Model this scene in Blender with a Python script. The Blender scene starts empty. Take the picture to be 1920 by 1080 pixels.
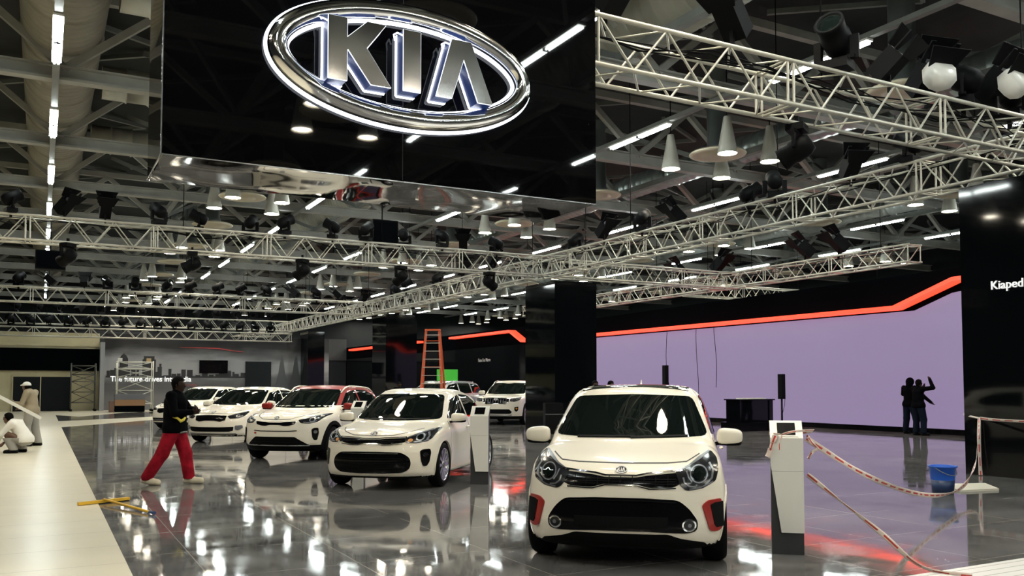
import bpy, bmesh, math, random
import numpy as np
from mathutils import Vector, Matrix
random.seed(7)
SC = bpy.context.scene
COL = SC.collection
PI = math.pi
R = math.radians

# ---------------------------------------------------------------- camera, world, exposure
cam_d = bpy.data.cameras.new('camera'); cam = bpy.data.objects.new('camera', cam_d); COL.objects.link(cam)
cam_d.sensor_width = 36.0; cam_d.lens = 1641.7 / 1920 * 36
cam_d.shift_y = 100 / 1920; cam_d.clip_end = 400; cam_d.clip_start = 0.05
cam.location = (0, 0, 1.5)
cam.rotation_euler = (R(90 + 2.8594), 0, R(-28.2441))
SC.camera = cam
wd = bpy.data.worlds.new('world'); SC.world = wd; wd.use_nodes = True
wd.node_tree.nodes['Background'].inputs[0].default_value = (0.75, 0.82, 0.85, 1)
wd.node_tree.nodes['Background'].inputs[1].default_value = 0.10
SC.view_settings.view_transform = 'Standard'; SC.view_settings.look = 'None'
SC.view_settings.gamma = 1.0; SC.view_settings.use_curve_mapping = False
SC.view_settings.exposure = 0.12
SC.cycles.use_denoising = True
SC.cycles.max_bounces = 7; SC.cycles.diffuse_bounces = 3; SC.cycles.glossy_bounces = 4
SC.cycles.sample_clamp_indirect = 10.0
SC.cycles.use_light_tree = True
TUBE_W = 90.0
CONE_W = 170.0

# ---------------------------------------------------------------- materials
MATS = {}
def mat(name, col=(0.5, 0.5, 0.5), rough=0.5, metal=0.0, emit=None, es=0.0, coat=0.0, spec=0.5, alpha=1.0, trans=0.0):
    if name in MATS: return MATS[name]
    m = bpy.data.materials.new(name); m.use_nodes = True
    b = m.node_tree.nodes['Principled BSDF']
    b.inputs['Base Color'].default_value = (*col, 1); b.inputs['Roughness'].default_value = rough
    b.inputs['Metallic'].default_value = metal; b.inputs['Specular IOR Level'].default_value = spec
    b.inputs['Coat Weight'].default_value = coat; b.inputs['Coat Roughness'].default_value = 0.03
    b.inputs['Transmission Weight'].default_value = trans; b.inputs['Alpha'].default_value = alpha
    if emit:
        b.inputs['Emission Color'].default_value = (*emit, 1); b.inputs['Emission Strength'].default_value = es
    m.diffuse_color = (*col, 1)
    MATS[name] = m
    return m
def noisy(m, scale=3.0, amt=0.15, rough_amt=0.0, detail=4, bump=0.0, stretch=(1, 1, 1)):
    """vary a material's base colour, roughness and relief with object-space noise"""
    nt = m.node_tree; b = nt.nodes['Principled BSDF']
    tc = nt.nodes.new('ShaderNodeTexCoord'); mp = nt.nodes.new('ShaderNodeMapping')
    mp.inputs['Scale'].default_value = stretch
    n = nt.nodes.new('ShaderNodeTexNoise'); n.inputs['Scale'].default_value = scale; n.inputs['Detail'].default_value = detail
    nt.links.new(tc.outputs['Object'], mp.inputs[0]); nt.links.new(mp.outputs[0], n.inputs['Vector'])
    c = b.inputs['Base Color'].default_value[:]
    mr = nt.nodes.new('ShaderNodeMapRange'); mr.inputs[3].default_value = 1 - amt; mr.inputs[4].default_value = 1 + amt
    mr.inputs[1].default_value = 0.3; mr.inputs[2].default_value = 0.7
    nt.links.new(n.outputs[0], mr.inputs[0])
    mx = nt.nodes.new('ShaderNodeVectorMath'); mx.operation = 'SCALE'; mx.inputs[0].default_value = c[:3]
    nt.links.new(mr.outputs[0], mx.inputs['Scale']); nt.links.new(mx.outputs[0], b.inputs['Base Color'])
    if rough_amt:
        r0 = b.inputs['Roughness'].default_value
        m2 = nt.nodes.new('ShaderNodeMapRange'); m2.inputs[1].default_value = 0.3; m2.inputs[2].default_value = 0.7
        m2.inputs[3].default_value = max(0.0, r0 - rough_amt); m2.inputs[4].default_value = r0 + rough_amt
        nt.links.new(n.outputs[0], m2.inputs[0]); nt.links.new(m2.outputs[0], b.inputs['Roughness'])
    if bump:
        bp = nt.nodes.new('ShaderNodeBump'); bp.inputs['Strength'].default_value = bump; bp.inputs['Distance'].default_value = 0.02
        nt.links.new(n.outputs[0], bp.inputs['Height']); nt.links.new(bp.outputs[0], b.inputs['Normal'])
    return m
CREAM = (0.86, 0.81, 0.70)
M_paint = mat('white_paint', (0.88, 0.82, 0.70), 0.35, coat=.8)
M_red_paint = mat('red_paint', (0.24, 0.006, 0.003), 0.4, coat=.35, spec=.3)
M_dark_paint = mat('dark_paint', (0.02, 0.022, 0.025), 0.25, coat=1.0)
M_grey_paint = mat('silver_grey_paint', (0.30, 0.31, 0.32), 0.3, metal=0.4, coat=1.0)
M_glass = mat('dark_glass', (0.004, 0.0065, 0.006), 0.02, spec=0.42)
M_gloss_black = mat('gloss_black', (0.003, 0.003, 0.004), 0.12, spec=.18)
M_black = mat('black_plastic', (0.003, 0.0033, 0.004), 0.6, spec=.08)
M_rubber = mat('tyre_rubber', (0.004, 0.004, 0.005), 0.7, spec=.08)
M_chrome = mat('chrome', (0.82, 0.83, 0.85), 0.08, metal=1.0)
M_alloy = mat('alloy', (0.62, 0.63, 0.65), 0.22, metal=1.0)
M_line = mat('shut_line', (0.03, 0.03, 0.03), 0.6)
M_lamp = mat('lamp_housing', (0.012, 0.013, 0.015), 0.16, spec=.28)
M_lampclear = mat('lamp_reflector', (0.17, 0.18, 0.20), 0.30, metal=.5)
M_amber = mat('amber_reflector', (0.55, 0.22, 0.03), 0.2, coat=1.0)
M_redtrim = mat('red_trim', (0.30, 0.007, 0.004), 0.35, coat=0.3)
M_wgloss = mat('white_emblem', (0.7, 0.7, 0.7), 0.5)
M_galv = noisy(mat('aluminium_truss', (0.50, 0.485, 0.42), 0.45, metal=0.45), 9, 0.1)

# ---------------------------------------------------------------- mesh builder
def empty(name, loc=(0, 0, 0), rz=0.0, parent=None):
    o = bpy.data.objects.new(name, None); COL.objects.link(o); o.location = loc; o.rotation_euler = (0, 0, rz)
    o.empty_display_size = 0.1
    if parent: o.parent = parent
    return o
def tag(o, label=None, cat=None, group=None, kind=None):
    if label: o['label'] = label
    if cat: o['category'] = cat
    if group: o['group'] = group
    if kind: o['kind'] = kind
    return o
def thing(name, label, cat, loc=(0, 0, 0), rz=0.0, group=None, kind=None):
    return tag(empty(name, loc, rz), label, cat, group, kind)
def copy_tree(o, parent=None):
    c = o.copy(); COL.objects.link(c)
    if parent: c.parent = parent
    for ch in list(o.children): copy_tree(ch, c)
    return c
def frame_of(d):
    d = Vector(d).normalized()
    a = Vector((0, 0, 1)) if abs(d.z) < 0.95 else Vector((1, 0, 0))
    u = d.cross(a).normalized(); v = u.cross(d).normalized()
    return u, v
class MB:
    def __init__(s): s.v = []; s.f = []; s.m = []; s.mats = []; s.sm = []
    def add(s, vs, fs, m=0, smooth=False):
        o = len(s.v); s.v += [tuple(p) for p in vs]; s.f += [tuple(o + i for i in f) for f in fs]
        s.m += [m] * len(fs); s.sm += [smooth] * len(fs); return s
    def box(s, x0, x1, y0, y1, z0, z1, m=0, M=None):
        vs = [Vector((x, y, z)) for x in (x0, x1) for y in (y0, y1) for z in (z0, z1)]
        if M: vs = [M @ v for v in vs]
        return s.add(vs, [(0, 1, 3, 2), (4, 6, 7, 5), (0, 4, 5, 1), (2, 3, 7, 6), (0, 2, 6, 4), (1, 5, 7, 3)], m)
    def bar(s, a, b, w, h, m=0, up=None):
        a = Vector(a); b = Vector(b); d = (b - a).normalized()
        if up is None: up = (0, 0, 1) if abs(d.z) < 0.95 else (1, 0, 0)
        u = d.cross(Vector(up)).normalized(); v = u.cross(d).normalized()
        vs = [p + u * (i * w / 2) + v * (j * h / 2) for p in (a, b) for i, j in ((-1, -1), (1, -1), (1, 1), (-1, 1))]
        return s.add(vs, [(0, 1, 2, 3), (7, 6, 5, 4), (0, 4, 5, 1), (1, 5, 6, 2), (2, 6, 7, 3), (3, 7, 4, 0)], m)
    def cyl(s, a, b, ra, rb=None, n=8, m=0, caps=True, smooth=True):
        if rb is None: rb = ra
        a = Vector(a); b = Vector(b); u, v = frame_of(b - a)
        vs = [p + (u * math.cos(2 * PI * i / n) + v * math.sin(2 * PI * i / n)) * r for p, r in ((a, ra), (b, rb)) for i in range(n)]
        s.add(vs, [(i, (i + 1) % n, n + (i + 1) % n, n + i) for i in range(n)], m, smooth)
        if caps: s.add(vs, [tuple(range(n - 1, -1, -1)), tuple(range(n, 2 * n))], m)
        return s
    def tube(s, pts, r, n=6, m=0, closed=False):
        P = [Vector(p) for p in pts]; N = len(P); rs = r if isinstance(r, (list, tuple)) else [r] * N
        vs = []; u = None
        for i, p in enumerate(P):
            if closed: d = P[(i + 1) % N] - P[i - 1]
            else: d = P[min(i + 1, N - 1)] - P[max(i - 1, 0)]
            d.normalize()
            if u is None: u, _ = frame_of(d)
            u = (u - d * u.dot(d)).normalized(); w = d.cross(u)
            vs += [p + (u * math.cos(2 * PI * k / n) + w * math.sin(2 * PI * k / n)) * rs[i] for k in range(n)]
        fs = []
        for i in range(N if closed else N - 1):
            j = (i + 1) % N
            fs += [(i * n + k, i * n + (k + 1) % n, j * n + (k + 1) % n, j * n + k) for k in range(n)]
        if not closed: fs += [tuple(range(n - 1, -1, -1)), tuple((N - 1) * n + k for k in range(n))]
        return s.add(vs, fs, m, True)
    def lathe(s, prof, n=24, M=None, m=0, axis='z', smooth=True, closed=False):
        vs = []
        for r, h in prof:
            for k in range(n):
                c, t = math.cos(2 * PI * k / n) * r, math.sin(2 * PI * k / n) * r
                p = Vector((c, t, h)) if axis == 'z' else Vector((h, c, t))
                vs.append(M @ p if M else p)
        N = len(prof)
        fs = [(i * n + k, i * n + (k + 1) % n, ((i + 1) % N) * n + (k + 1) % n, ((i + 1) % N) * n + k) for i in range(N if closed else N - 1) for k in range(n)]
        return s.add(vs, fs, m, smooth)
    def prism(s, poly, d0, d1, M=None, m=0, msid=None):
        """poly in (u,v), extruded along w from d0 to d1; M maps (u,v,w)"""
        n = len(poly); T = M or Matrix()
        vs = [T @ Vector((p[0], p[1], d)) for d in (d0, d1) for p in poly]
        s.add(vs, [tuple(range(n - 1, -1, -1)), tuple(range(n, 2 * n))], m)
        s.add(vs, [(i, (i + 1) % n, n + (i + 1) % n, n + i) for i in range(n)], m if msid is None else msid)
        return s
    def grid(s, fn, nu, nv, m=0, smooth=True):
        vs = [fn(i / nu, j / nv) for i in range(nu + 1) for j in range(nv + 1)]
        w = nv + 1
        return s.add(vs, [(i * w + j, (i + 1) * w + j, (i + 1) * w + j + 1, i * w + j + 1) for i in range(nu) for j in range(nv)], m, smooth)
    def build(s, name, mats, parent=None, loc=None, rz=0.0, fix=True):
        me = bpy.data.meshes.new(name); me.from_pydata(s.v, [], s.f)
        for mm in (mats if isinstance(mats, (list, tuple)) else [mats]): me.materials.append(mm)
        me.polygons.foreach_set('material_index', s.m); me.polygons.foreach_set('use_smooth', s.sm)
        if fix:
            bm = bmesh.new(); bm.from_mesh(me); bmesh.ops.remove_doubles(bm, verts=bm.verts, dist=1e-6)
            bmesh.ops.recalc_face_normals(bm, faces=bm.faces); bm.to_mesh(me); bm.free()
        me.update()
        o = bpy.data.objects.new(name, me); COL.objects.link(o)
        if loc: o.location = loc
        o.rotation_euler = (0, 0, rz)
        if parent: o.parent = parent
        return o
def struct(name, mb, m, **k): return tag(mb.build(name, m, **k), kind='structure')
def smoothpoly(pts, n=6, closed=True):
    """Catmull-Rom through pts"""
    P = [np.array(p, float) for p in pts]; N = len(P); out = []
    for i in range(N if closed else N - 1):
        p0 = P[i - 1] if closed or i > 0 else P[i]; p1 = P[i]; p2 = P[(i + 1) % N]
        p3 = P[(i + 2) % N] if closed or i + 2 < N else P[min(i + 1, N - 1)]
        for k in range(n):
            t = k / n
            out.append(0.5 * ((2 * p1) + (-p0 + p2) * t + (2 * p0 - 5 * p1 + 4 * p2 - p3) * t * t + (-p0 + 3 * p1 - 3 * p2 + p3) * t ** 3))
    if not closed: out.append(P[-1])
    return [tuple(p) for p in out]
def rounded(pts, r=0.02, n=3):
    """round the corners of a polygon"""
    P = [np.array(p, float) for p in pts]; N = len(P); out = []
    for i in range(N):
        a, b, c = P[i - 1], P[i], P[(i + 1) % N]
        la, lc = np.linalg.norm(a - b), np.linalg.norm(c - b); q = min(r, la * .45, lc * .45)
        s, e = b + (a - b) / la * q, b + (c - b) / lc * q
        for k in range(n + 1):
            t = k / n; out.append(tuple((1 - t) ** 2 * s + 2 * t * (1 - t) * b + t * t * e))
    return out

# ---------------------------------------------------------------- implicit surfaces
def smax(a, b, k):
    h = np.maximum(k - np.abs(a - b), 0) / k
    return np.maximum(a, b) + h * h * k * 0.25
def smin(a, b, k): return -smax(-a, -b, k)
def surface_net(F, X, Y, Z):
    """dual mesh of the zero set of the sampled field F"""
    S = F < 0
    nx, ny, nz = F.shape
    c = S[:-1, :-1, :-1].astype(np.int8)
    tot = np.zeros((nx - 1, ny - 1, nz - 1), np.int8)
    for i in (0, 1):
        for j in (0, 1):
            for k in (0, 1): tot += S[i:nx - 1 + i, j:ny - 1 + j, k:nz - 1 + k]
    act = (tot > 0) & (tot < 8)
    idx = -np.ones(act.shape, np.int64); ids = np.argwhere(act); idx[act] = np.arange(len(ids))
    acc = np.zeros((len(ids), 3)); cnt = np.zeros(len(ids))
    I, J, K = ids.T
    for ax in range(3):
        o = [a for a in range(3) if a != ax]
        for a in (0, 1):
            for b in (0, 1):
                d0 = [0, 0, 0]; d0[o[0]] = a; d0[o[1]] = b; d1 = list(d0); d1[ax] = 1
                f0 = F[I + d0[0], J + d0[1], K + d0[2]]; f1 = F[I + d1[0], J + d1[1], K + d1[2]]
                m = (f0 < 0) != (f1 < 0); t = np.where(m, f0 / np.where(m, f0 - f1, 1), 0)
                q = np.array(d0, float)[None, :].repeat(len(ids), 0); q[:, ax] += t
                acc[m] += q[m]; cnt[m] += 1
    loc = acc / cnt[:, None]
    g = ids + loc
    V = np.stack([X[0] + g[:, 0] * (X[1] - X[0]), Y[0] + g[:, 1] * (Y[1] - Y[0]), Z[0] + g[:, 2] * (Z[1] - Z[0])], 1)
    faces = []
    for ax in range(3):
        o = [a for a in range(3) if a != ax]
        sl0 = [slice(None)] * 3; sl1 = [slice(None)] * 3
        sl0[ax] = slice(0, -1); sl1[ax] = slice(1, None)
        for a in o: sl0[a] = slice(1, -1); sl1[a] = slice(1, -1)
        s0 = S[tuple(sl0)]; s1 = S[tuple(sl1)]; m = s0 != s1
        e = np.argwhere(m); flip = s0[m]
        off = [0, 0, 0]
        for a in o: e[:, a] += 1
        q = []
        for da, db in ((-1, -1), (0, -1), (0, 0), (-1, 0)):
            c = e.copy(); c[:, o[0]] += da; c[:, o[1]] += db
            q.append(idx[c[:, 0], c[:, 1], c[:, 2]])
        q = np.stack(q, 1)
        if ax == 1: flip = ~flip
        q[~flip] = q[~flip][:, ::-1]
        faces.append(q)
    return V, np.concatenate(faces)
def grad(f, P, h=0.004):
    g = np.zeros_like(P)
    for a in range(3):
        d = np.zeros(3); d[a] = h
        g[:, a] = (f(*(P + d).T) - f(*(P - d).T)) / (2 * h)
    return g
def implicit_mesh(f, lo, hi, step, proj=3):
    A = [np.arange(lo[i] - step, hi[i] + 2 * step, step) for i in range(3)]
    F = f(A[0][:, None, None], A[1][None, :, None], A[2][None, None, :])
    F = np.broadcast_to(F, tuple(len(a) for a in A))
    V, Q = surface_net(F, *A)
    for _ in range(proj):
        g = grad(f, V); n2 = np.maximum((g ** 2).sum(1), 1e-3)
        d = (f(*V.T) / n2)[:, None] * g
        l = np.linalg.norm(d, axis=1, keepdims=True); d *= np.minimum(1, step * .6 / np.maximum(l, 1e-9))
        V = V - d
    return V, Q
def mesh_obj(name, V, Q, mats, parent=None, mi=None, smooth=True):
    me = bpy.data.meshes.new(name)
    me.vertices.add(len(V)); me.vertices.foreach_set('co', np.asarray(V, np.float32).ravel())
    me.loops.add(Q.size); me.loops.foreach_set('vertex_index', Q.ravel().astype(np.int32))
    me.polygons.add(len(Q)); me.polygons.foreach_set('loop_start', np.arange(0, Q.size, 4, dtype=np.int32))
    for mm in (mats if isinstance(mats, (list, tuple)) else [mats]): me.materials.append(mm)
    if mi is not None: me.polygons.foreach_set('material_index', np.asarray(mi, np.int32))
    me.polygons.foreach_set('use_smooth', np.full(len(Q), smooth))
    me.update(calc_edges=True); me.validate()
    o = bpy.data.objects.new(name, me); COL.objects.link(o)
    if parent: o.parent = parent
    return o

# ---------------------------------------------------------------- the hall
M_ledm = mat('led_screen', (0.02, 0.02, 0.02), 0.35, emit=(0.300, 0.226, 0.385), es=0.84)
M_redled = mat('red_light_strip', (0.2, 0.02, 0.01), 0.4, emit=(1.0, 0.050, 0.022), es=2.3)
M_panel = noisy(mat('glossy_black_panel', (0.002, 0.0026, 0.0034), 0.05, spec=.32), 1.2, .1, bump=.05, detail=1)
M_fascia = mat('matt_black_fascia', (0.002, 0.0026, 0.0034), 0.9, spec=.0)
M_beige = noisy(mat('beige_board', (0.55, 0.50, 0.32), 0.6), 2, .06)
M_darkwall = mat('dark_grey_board', (0.014, 0.017, 0.02), 0.7, spec=.15)
M_white = mat('white_shell', (0.78, 0.77, 0.72), 0.28)
M_steel = noisy(mat('painted_roof_steel', (0.16, 0.17, 0.158), 0.5), 1.5, .15)
M_beam = noisy(mat('cream_roof_beam', (0.30, 0.30, 0.27), 0.5), 1.5, .15)
M_deck = noisy(mat('roof_deck', (0.010, 0.013, 0.013), 0.8), 2, .3)
M_duct = noisy(mat('duct_insulation', (0.26, 0.25, 0.20), 0.55), 1.2, .15)
M_ductsil = noisy(mat('silver_duct', (0.40, 0.45, 0.43), 0.30, metal=0.8), 1.4, .15, bump=.1)
M_tube = mat('fluorescent_tube', (1, 1, 1), 0.5, emit=(0.90, 1.0, 0.97), es=TUBE_W)
M_cone = mat('high_bay_glow', (1, 1, 1), 0.5, emit=(1.0, 0.90, 0.72), es=CONE_W)
M_shade = mat('lamp_shade_metal', (0.50, 0.49, 0.42), 0.5)
M_diff = mat('air_diffuser_paint', (0.62, 0.56, 0.42), 0.5)

def floor_material():
    m = mat('polished_tile', (0.10, 0.10, 0.10), 0.06); nt = m.node_tree; b = nt.nodes['Principled BSDF']; b.inputs['Specular IOR Level'].default_value = .62
    tc = nt.nodes.new('ShaderNodeTexCoord')
    br = nt.nodes.new('ShaderNodeTexBrick'); br.offset = 0; br.inputs['Scale'].default_value = 1.0
    for k, v in (('Mortar Size', 0.0045), ('Mortar Smooth', 0.1), ('Brick Width', 1.2), ('Row Height', 1.2), ('Bias', 0.0)): br.inputs[k].default_value = v
    br.inputs['Color1'].default_value = (0.155, 0.152, 0.150, 1); br.inputs['Color2'].default_value = (0.135, 0.132, 0.132, 1); br.inputs['Mortar'].default_value = (0.36, 0.34, 0.31, 1)
    nt.links.new(tc.outputs['Object'], br.inputs['Vector'])
    n1 = nt.nodes.new('ShaderNodeTexNoise'); n1.inputs['Scale'].default_value = .9; n1.inputs['Detail'].default_value = 6; n1.inputs['Roughness'].default_value = .65
    nt.links.new(tc.outputs['Object'], n1.inputs['Vector'])
    r1 = nt.nodes.new('ShaderNodeMapRange'); r1.inputs[1].default_value = .35; r1.inputs[2].default_value = .7; r1.inputs[3].default_value = .65; r1.inputs[4].default_value = 1.5
    nt.links.new(n1.outputs[0], r1.inputs[0])
    mx = nt.nodes.new('ShaderNodeVectorMath'); mx.operation = 'SCALE'; nt.links.new(br.outputs['Color'], mx.inputs[0]); nt.links.new(r1.outputs[0], mx.inputs['Scale'])
    nt.links.new(mx.outputs[0], b.inputs['Base Color'])
    n2 = nt.nodes.new('ShaderNodeTexNoise'); n2.inputs['Scale'].default_value = 2.2; n2.inputs['Detail'].default_value = 5; nt.links.new(tc.outputs['Object'], n2.inputs['Vector'])
    r2 = nt.nodes.new('ShaderNodeMapRange'); r2.inputs[1].default_value = .4; r2.inputs[2].default_value = .8; r2.inputs[3].default_value = .035; r2.inputs[4].default_value = .13
    nt.links.new(n2.outputs[0], r2.inputs[0]); nt.links.new(r2.outputs[0], b.inputs['Roughness'])
    bp = nt.nodes.new('ShaderNodeBump'); bp.inputs['Strength'].default_value = .25; bp.inputs['Distance'].default_value = .002
    n3 = nt.nodes.new('ShaderNodeTexNoise'); n3.inputs['Scale'].default_value = 1.6; n3.inputs['Detail'].default_value = 1; nt.links.new(tc.outputs['Object'], n3.inputs['Vector'])
    nt.links.new(n3.outputs[0], bp.inputs['Height']); nt.links.new(bp.outputs[0], b.inputs['Normal'])
    return m
def plank_material(name, col, w, rough, axis=1, line=(0.45, 0.42, 0.35), lw=.05):
    m = mat(name, col, rough); nt = m.node_tree; b = nt.nodes['Principled BSDF']
    tc = nt.nodes.new('ShaderNodeTexCoord'); sp = nt.nodes.new('ShaderNodeSeparateXYZ'); nt.links.new(tc.outputs['Object'], sp.inputs[0])
    d = nt.nodes.new('ShaderNodeMath'); d.operation = 'DIVIDE'; d.inputs[1].default_value = w; nt.links.new(sp.outputs[axis], d.inputs[0])
    f = nt.nodes.new('ShaderNodeMath'); f.operation = 'FRACT'; nt.links.new(d.outputs[0], f.inputs[0])
    l = nt.nodes.new('ShaderNodeMath'); l.operation = 'LESS_THAN'; l.inputs[1].default_value = lw; nt.links.new(f.outputs[0], l.inputs[0])
    n = nt.nodes.new('ShaderNodeTexNoise'); n.inputs['Scale'].default_value = 1.5; nt.links.new(tc.outputs['Object'], n.inputs['Vector'])
    r = nt.nodes.new('ShaderNodeMapRange'); r.inputs[3].default_value = .9; r.inputs[4].default_value = 1.08; nt.links.new(n.outputs[0], r.inputs[0])
    v = nt.nodes.new('ShaderNodeVectorMath'); v.operation = 'SCALE'; v.inputs[0].default_value = col; nt.links.new(r.outputs[0], v.inputs['Scale'])
    mx = nt.nodes.new('ShaderNodeMix'); mx.data_type = 'RGBA'; nt.links.new(l.outputs[0], mx.inputs[0]); nt.links.new(v.outputs[0], mx.inputs[6]); mx.inputs[7].default_value = (*line, 1)
    nt.links.new(mx.outputs[2], b.inputs['Base Color'])
    return m
M_floor = floor_material()
M_walk = plank_material('beige_walkway', (0.74, 0.68, 0.54), .9, .28, 1, (0.55, 0.50, 0.40), .02)
M_ribbed = plank_material('ribbed_white_platform', (0.78, 0.77, 0.76), .11, .35, 1, (0.30, 0.29, 0.28), .10)

X0, X1, Y0, Y1, ZC = -13.0, 46.0, -22.0, 82.0, 10.6
struct('floor', MB().box(X0, X1, Y0, Y1, -.2, 0), M_floor)
struct('floor', MB().box(X0, .67, Y0, 57, 0.0005, .006), M_walk)
def slab(pts, z0, z1): return MB().prism(pts, z0, z1)
struct('floor', slab([(.66, 40.9), (.61, 35.2), (4.0, 40.3), (7.2, 45.0), (7.2, 48.5), (4.13, 43.9)], .0005, .008), M_walk)
struct('floor', slab([(.66, 57), (.66, 49.5), (1.6, 46.5), (4.05, 52.2), (8.5, 55.0), (8.5, 57)], .0005, .008), M_walk)
struct('floor', MB().box(4.8, 13.0, -1.0, 4.58, .0005, .03), M_ribbed)
struct('ceiling', MB().box(X0, X1, Y0, Y1, ZC, ZC + .2), M_deck)
struct('wall_left', MB().box(X0 - .2, X0, Y0, Y1, 0, ZC), M_darkwall)
struct('wall_right', MB().box(X1, X1 + .2, Y0, Y1, 0, ZC), M_darkwall)
struct('wall_back', MB().box(X0, X1, Y0 - .2, Y0, 0, ZC), M_darkwall)
struct('wall_far', MB().box(X0, X1, Y1, Y1 + .2, 0, ZC), M_darkwall)

# screen wall along x = 24.13, with its stepped red light line
XW = 24.13
def yz(poly, x0, x1): return MB().prism(poly, x0, x1, Matrix(((0, 0, 1, 0), (1, 0, 0, 0), (0, 1, 0, 0), (0, 0, 0, 1))))
struct('wall_screen', yz([(14.5, 0), (77, 0), (77, 4.85), (60, 4.85), (36, 4.82), (14.5, 5.05)], XW + .06, XW + .5), M_fascia)
line = [(14.6, 4.70), (16.6, 4.64), (18.66, 3.95), (43.13, 3.97), (44.6, 4.62), (53.0, 4.60)]
def lightline(pts, w, name, x0, x1, m):
    o = ribbon(pts, w); return tag(yz(o, x0, x1).build(name, m), kind='structure')
def ribbon(pts, w):
    P = [np.array(p, float) for p in pts]; L_, R_ = [], []
    for i in range(len(P)):
        d = P[min(i + 1, len(P) - 1)] - P[max(i - 1, 0)]; d /= np.linalg.norm(d); n = np.array((-d[1], d[0]))
        ww = w[i] if isinstance(w, (list, tuple)) else w
        L_.append(tuple(P[i] + n * ww / 2)); R_.append(tuple(P[i] - n * ww / 2))
    return L_ + R_[::-1]
lightline(line, .12, 'trim_1', XW - .42, XW + .07, M_redled)
lightline([(58.5, 4.6), (60.3, 4.6)], .14, 'trim_2', XW - .4, XW + .07, M_redled)
lightline([(66.0, 4.58), (74.5, 4.57)], .15, 'trim_3', XW - .4, XW + .07, M_redled)
sc_ = yz([(16.1, .17), (36.6, .17), (36.6, 3.84), (18.2, 3.84), (16.9, 4.28), (16.1, 4.36)], XW + .02, XW + .07).build('video_wall', M_ledm)
tag(sc_, 'huge lit pale purple video wall under the red light line', 'screen')
struct('baseboard_screen', yz([(14.5, 0), (36.6, 0), (36.6, .15), (14.5, .15)], XW - .02, XW + .06), M_gloss_black)
struct('wall_panel', yz([(36.7, 0), (76.9, 0), (76.9, 3.80), (36.7, 3.84)], XW + .03, XW + .062), M_panel)
for k, (y, zt, zb) in enumerate([(30.5, 3.83, .9), (28.5, 3.83, .9), (27.4, 3.83, 1.4)]):
    pts = [(XW - .04 - .03 * math.sin(t * 5 + k), y + .05 * math.sin(t * 3 + k), zt + (zb - zt) * t) for t in np.linspace(0, 1, 12)]
    tag(MB().tube(pts, .012, 5).build('hanging_cable', M_black), 'thin black cable hanging down in front of the purple video wall, %s' % ('leftmost of the three', 'middle of the three', 'rightmost of the three')[k], 'cable', 'cables on the video wall')
# right-hand glossy black display wall
struct('wall_display', MB().box(13.85, 15.2, 1.0, 9.52, 0, 4.88), M_panel)
struct('trim_4', MB().box(13.842, 13.85, 7.55, 7.558, .02, 4.8), M_line)
# pillars clad in gloss black
for (x, y, w, d, h) in ((14.73, 24.47, 1.63, 1.97, 4.92), (14.61, 40.05, 1.6, 1.96, 4.92), (14.93, 55.3, 1.07, 1.9, 4.92)):
    struct('pillar', MB().box(x, x + w, y, y + d, 0, h), M_panel)
# mural wall and the loading-door wall beyond
def mural_material():
    m = mat('skyline_print', (0.2, 0.2, 0.21), 0.6, spec=.2); nt = m.node_tree; b = nt.nodes['Principled BSDF']
    tc = nt.nodes.new('ShaderNodeTexCoord'); mp = nt.nodes.new('ShaderNodeMapping'); mp.inputs['Scale'].default_value = (.25, 1, 1.1)
    n = nt.nodes.new('ShaderNodeTexNoise'); n.inputs['Scale'].default_value = 1.0; n.inputs['Detail'].default_value = 5
    nt.links.new(tc.outputs['Object'], mp.inputs[0]); nt.links.new(mp.outputs[0], n.inputs['Vector'])
    sp = nt.nodes.new('ShaderNodeSeparateXYZ'); nt.links.new(tc.outputs['Object'], sp.inputs[0])
    ad = nt.nodes.new('ShaderNodeMath'); ad.operation = 'MULTIPLY_ADD'; ad.inputs[1].default_value = 1.6; nt.links.new(n.outputs[0], ad.inputs[0]); nt.links.new(sp.outputs[2], ad.inputs[2])
    cr = nt.nodes.new('ShaderNodeValToRGB'); r = cr.color_ramp
    mr = nt.nodes.new('ShaderNodeMapRange'); mr.inputs[1].default_value = 0; mr.inputs[2].default_value = 5.5; nt.links.new(ad.outputs[0], mr.inputs[0]); nt.links.new(mr.outputs[0], cr.inputs[0])
    r.elements[0].position = 0; r.elements[0].color = (.15, .15, .16, 1); r.elements[1].position = 1; r.elements[1].color = (.012, .013, .016, 1)
    for p, c in ((.28, .16), (.40, .10), (.48, .15), (.56, .36), (.68, .34), (.76, .14), (.84, .035)):
        e = r.elements.new(p); e.color = (c, c, c * 1.04, 1)
    nt.links.new(cr.outputs[0], b.inputs['Base Color']); return m
M_mural = mural_material()
struct('wall_mural', MB().box(3.25, 16.8, 57, 57.4, 0, 4.55), M_mural)
M_sky = mat('skyline_print_ink', (0.018, 0.018, 0.021), 0.6)
rr_ = random.Random(3)
sk = MB(); x = 3.4
bl = [(5.35, .75, 3.05), (5.42, .6, 3.25), (6.2, .25, 2.6), (6.3, .12, 2.8)]
while x < 11.2:
    w = rr_.uniform(.12, .35); h = 2.0 + rr_.uniform(.05, .5) * (1 if x > 6.4 else 1.2); bl.append((x, w, h)); x += w * rr_.uniform(.8, 1.5)
bl.append((3.35, 8.2, 2.05))
for i, (bx, w, h) in enumerate(bl): sk.box(bx, bx + w, 56.985 - i * .0004, 57.0, 1.95, h)
sk.box(4.1, 4.55, 56.98, 57, 2, 3.1); sk.lathe([(0, 3.4), (.15, 3.25), (.22, 3.1)], 10, Matrix.Translation((4.32, 56.99, 0)) @ Matrix.Diagonal((1, .03, 1, 1)))
struct('trim_5', sk, M_sky)
def xz(poly, y0, y1): return MB().prism(poly, y0, y1, Matrix(((1, 0, 0, 0), (0, 0, 1, 0), (0, 1, 0, 0), (0, 0, 0, 1))))
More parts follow.
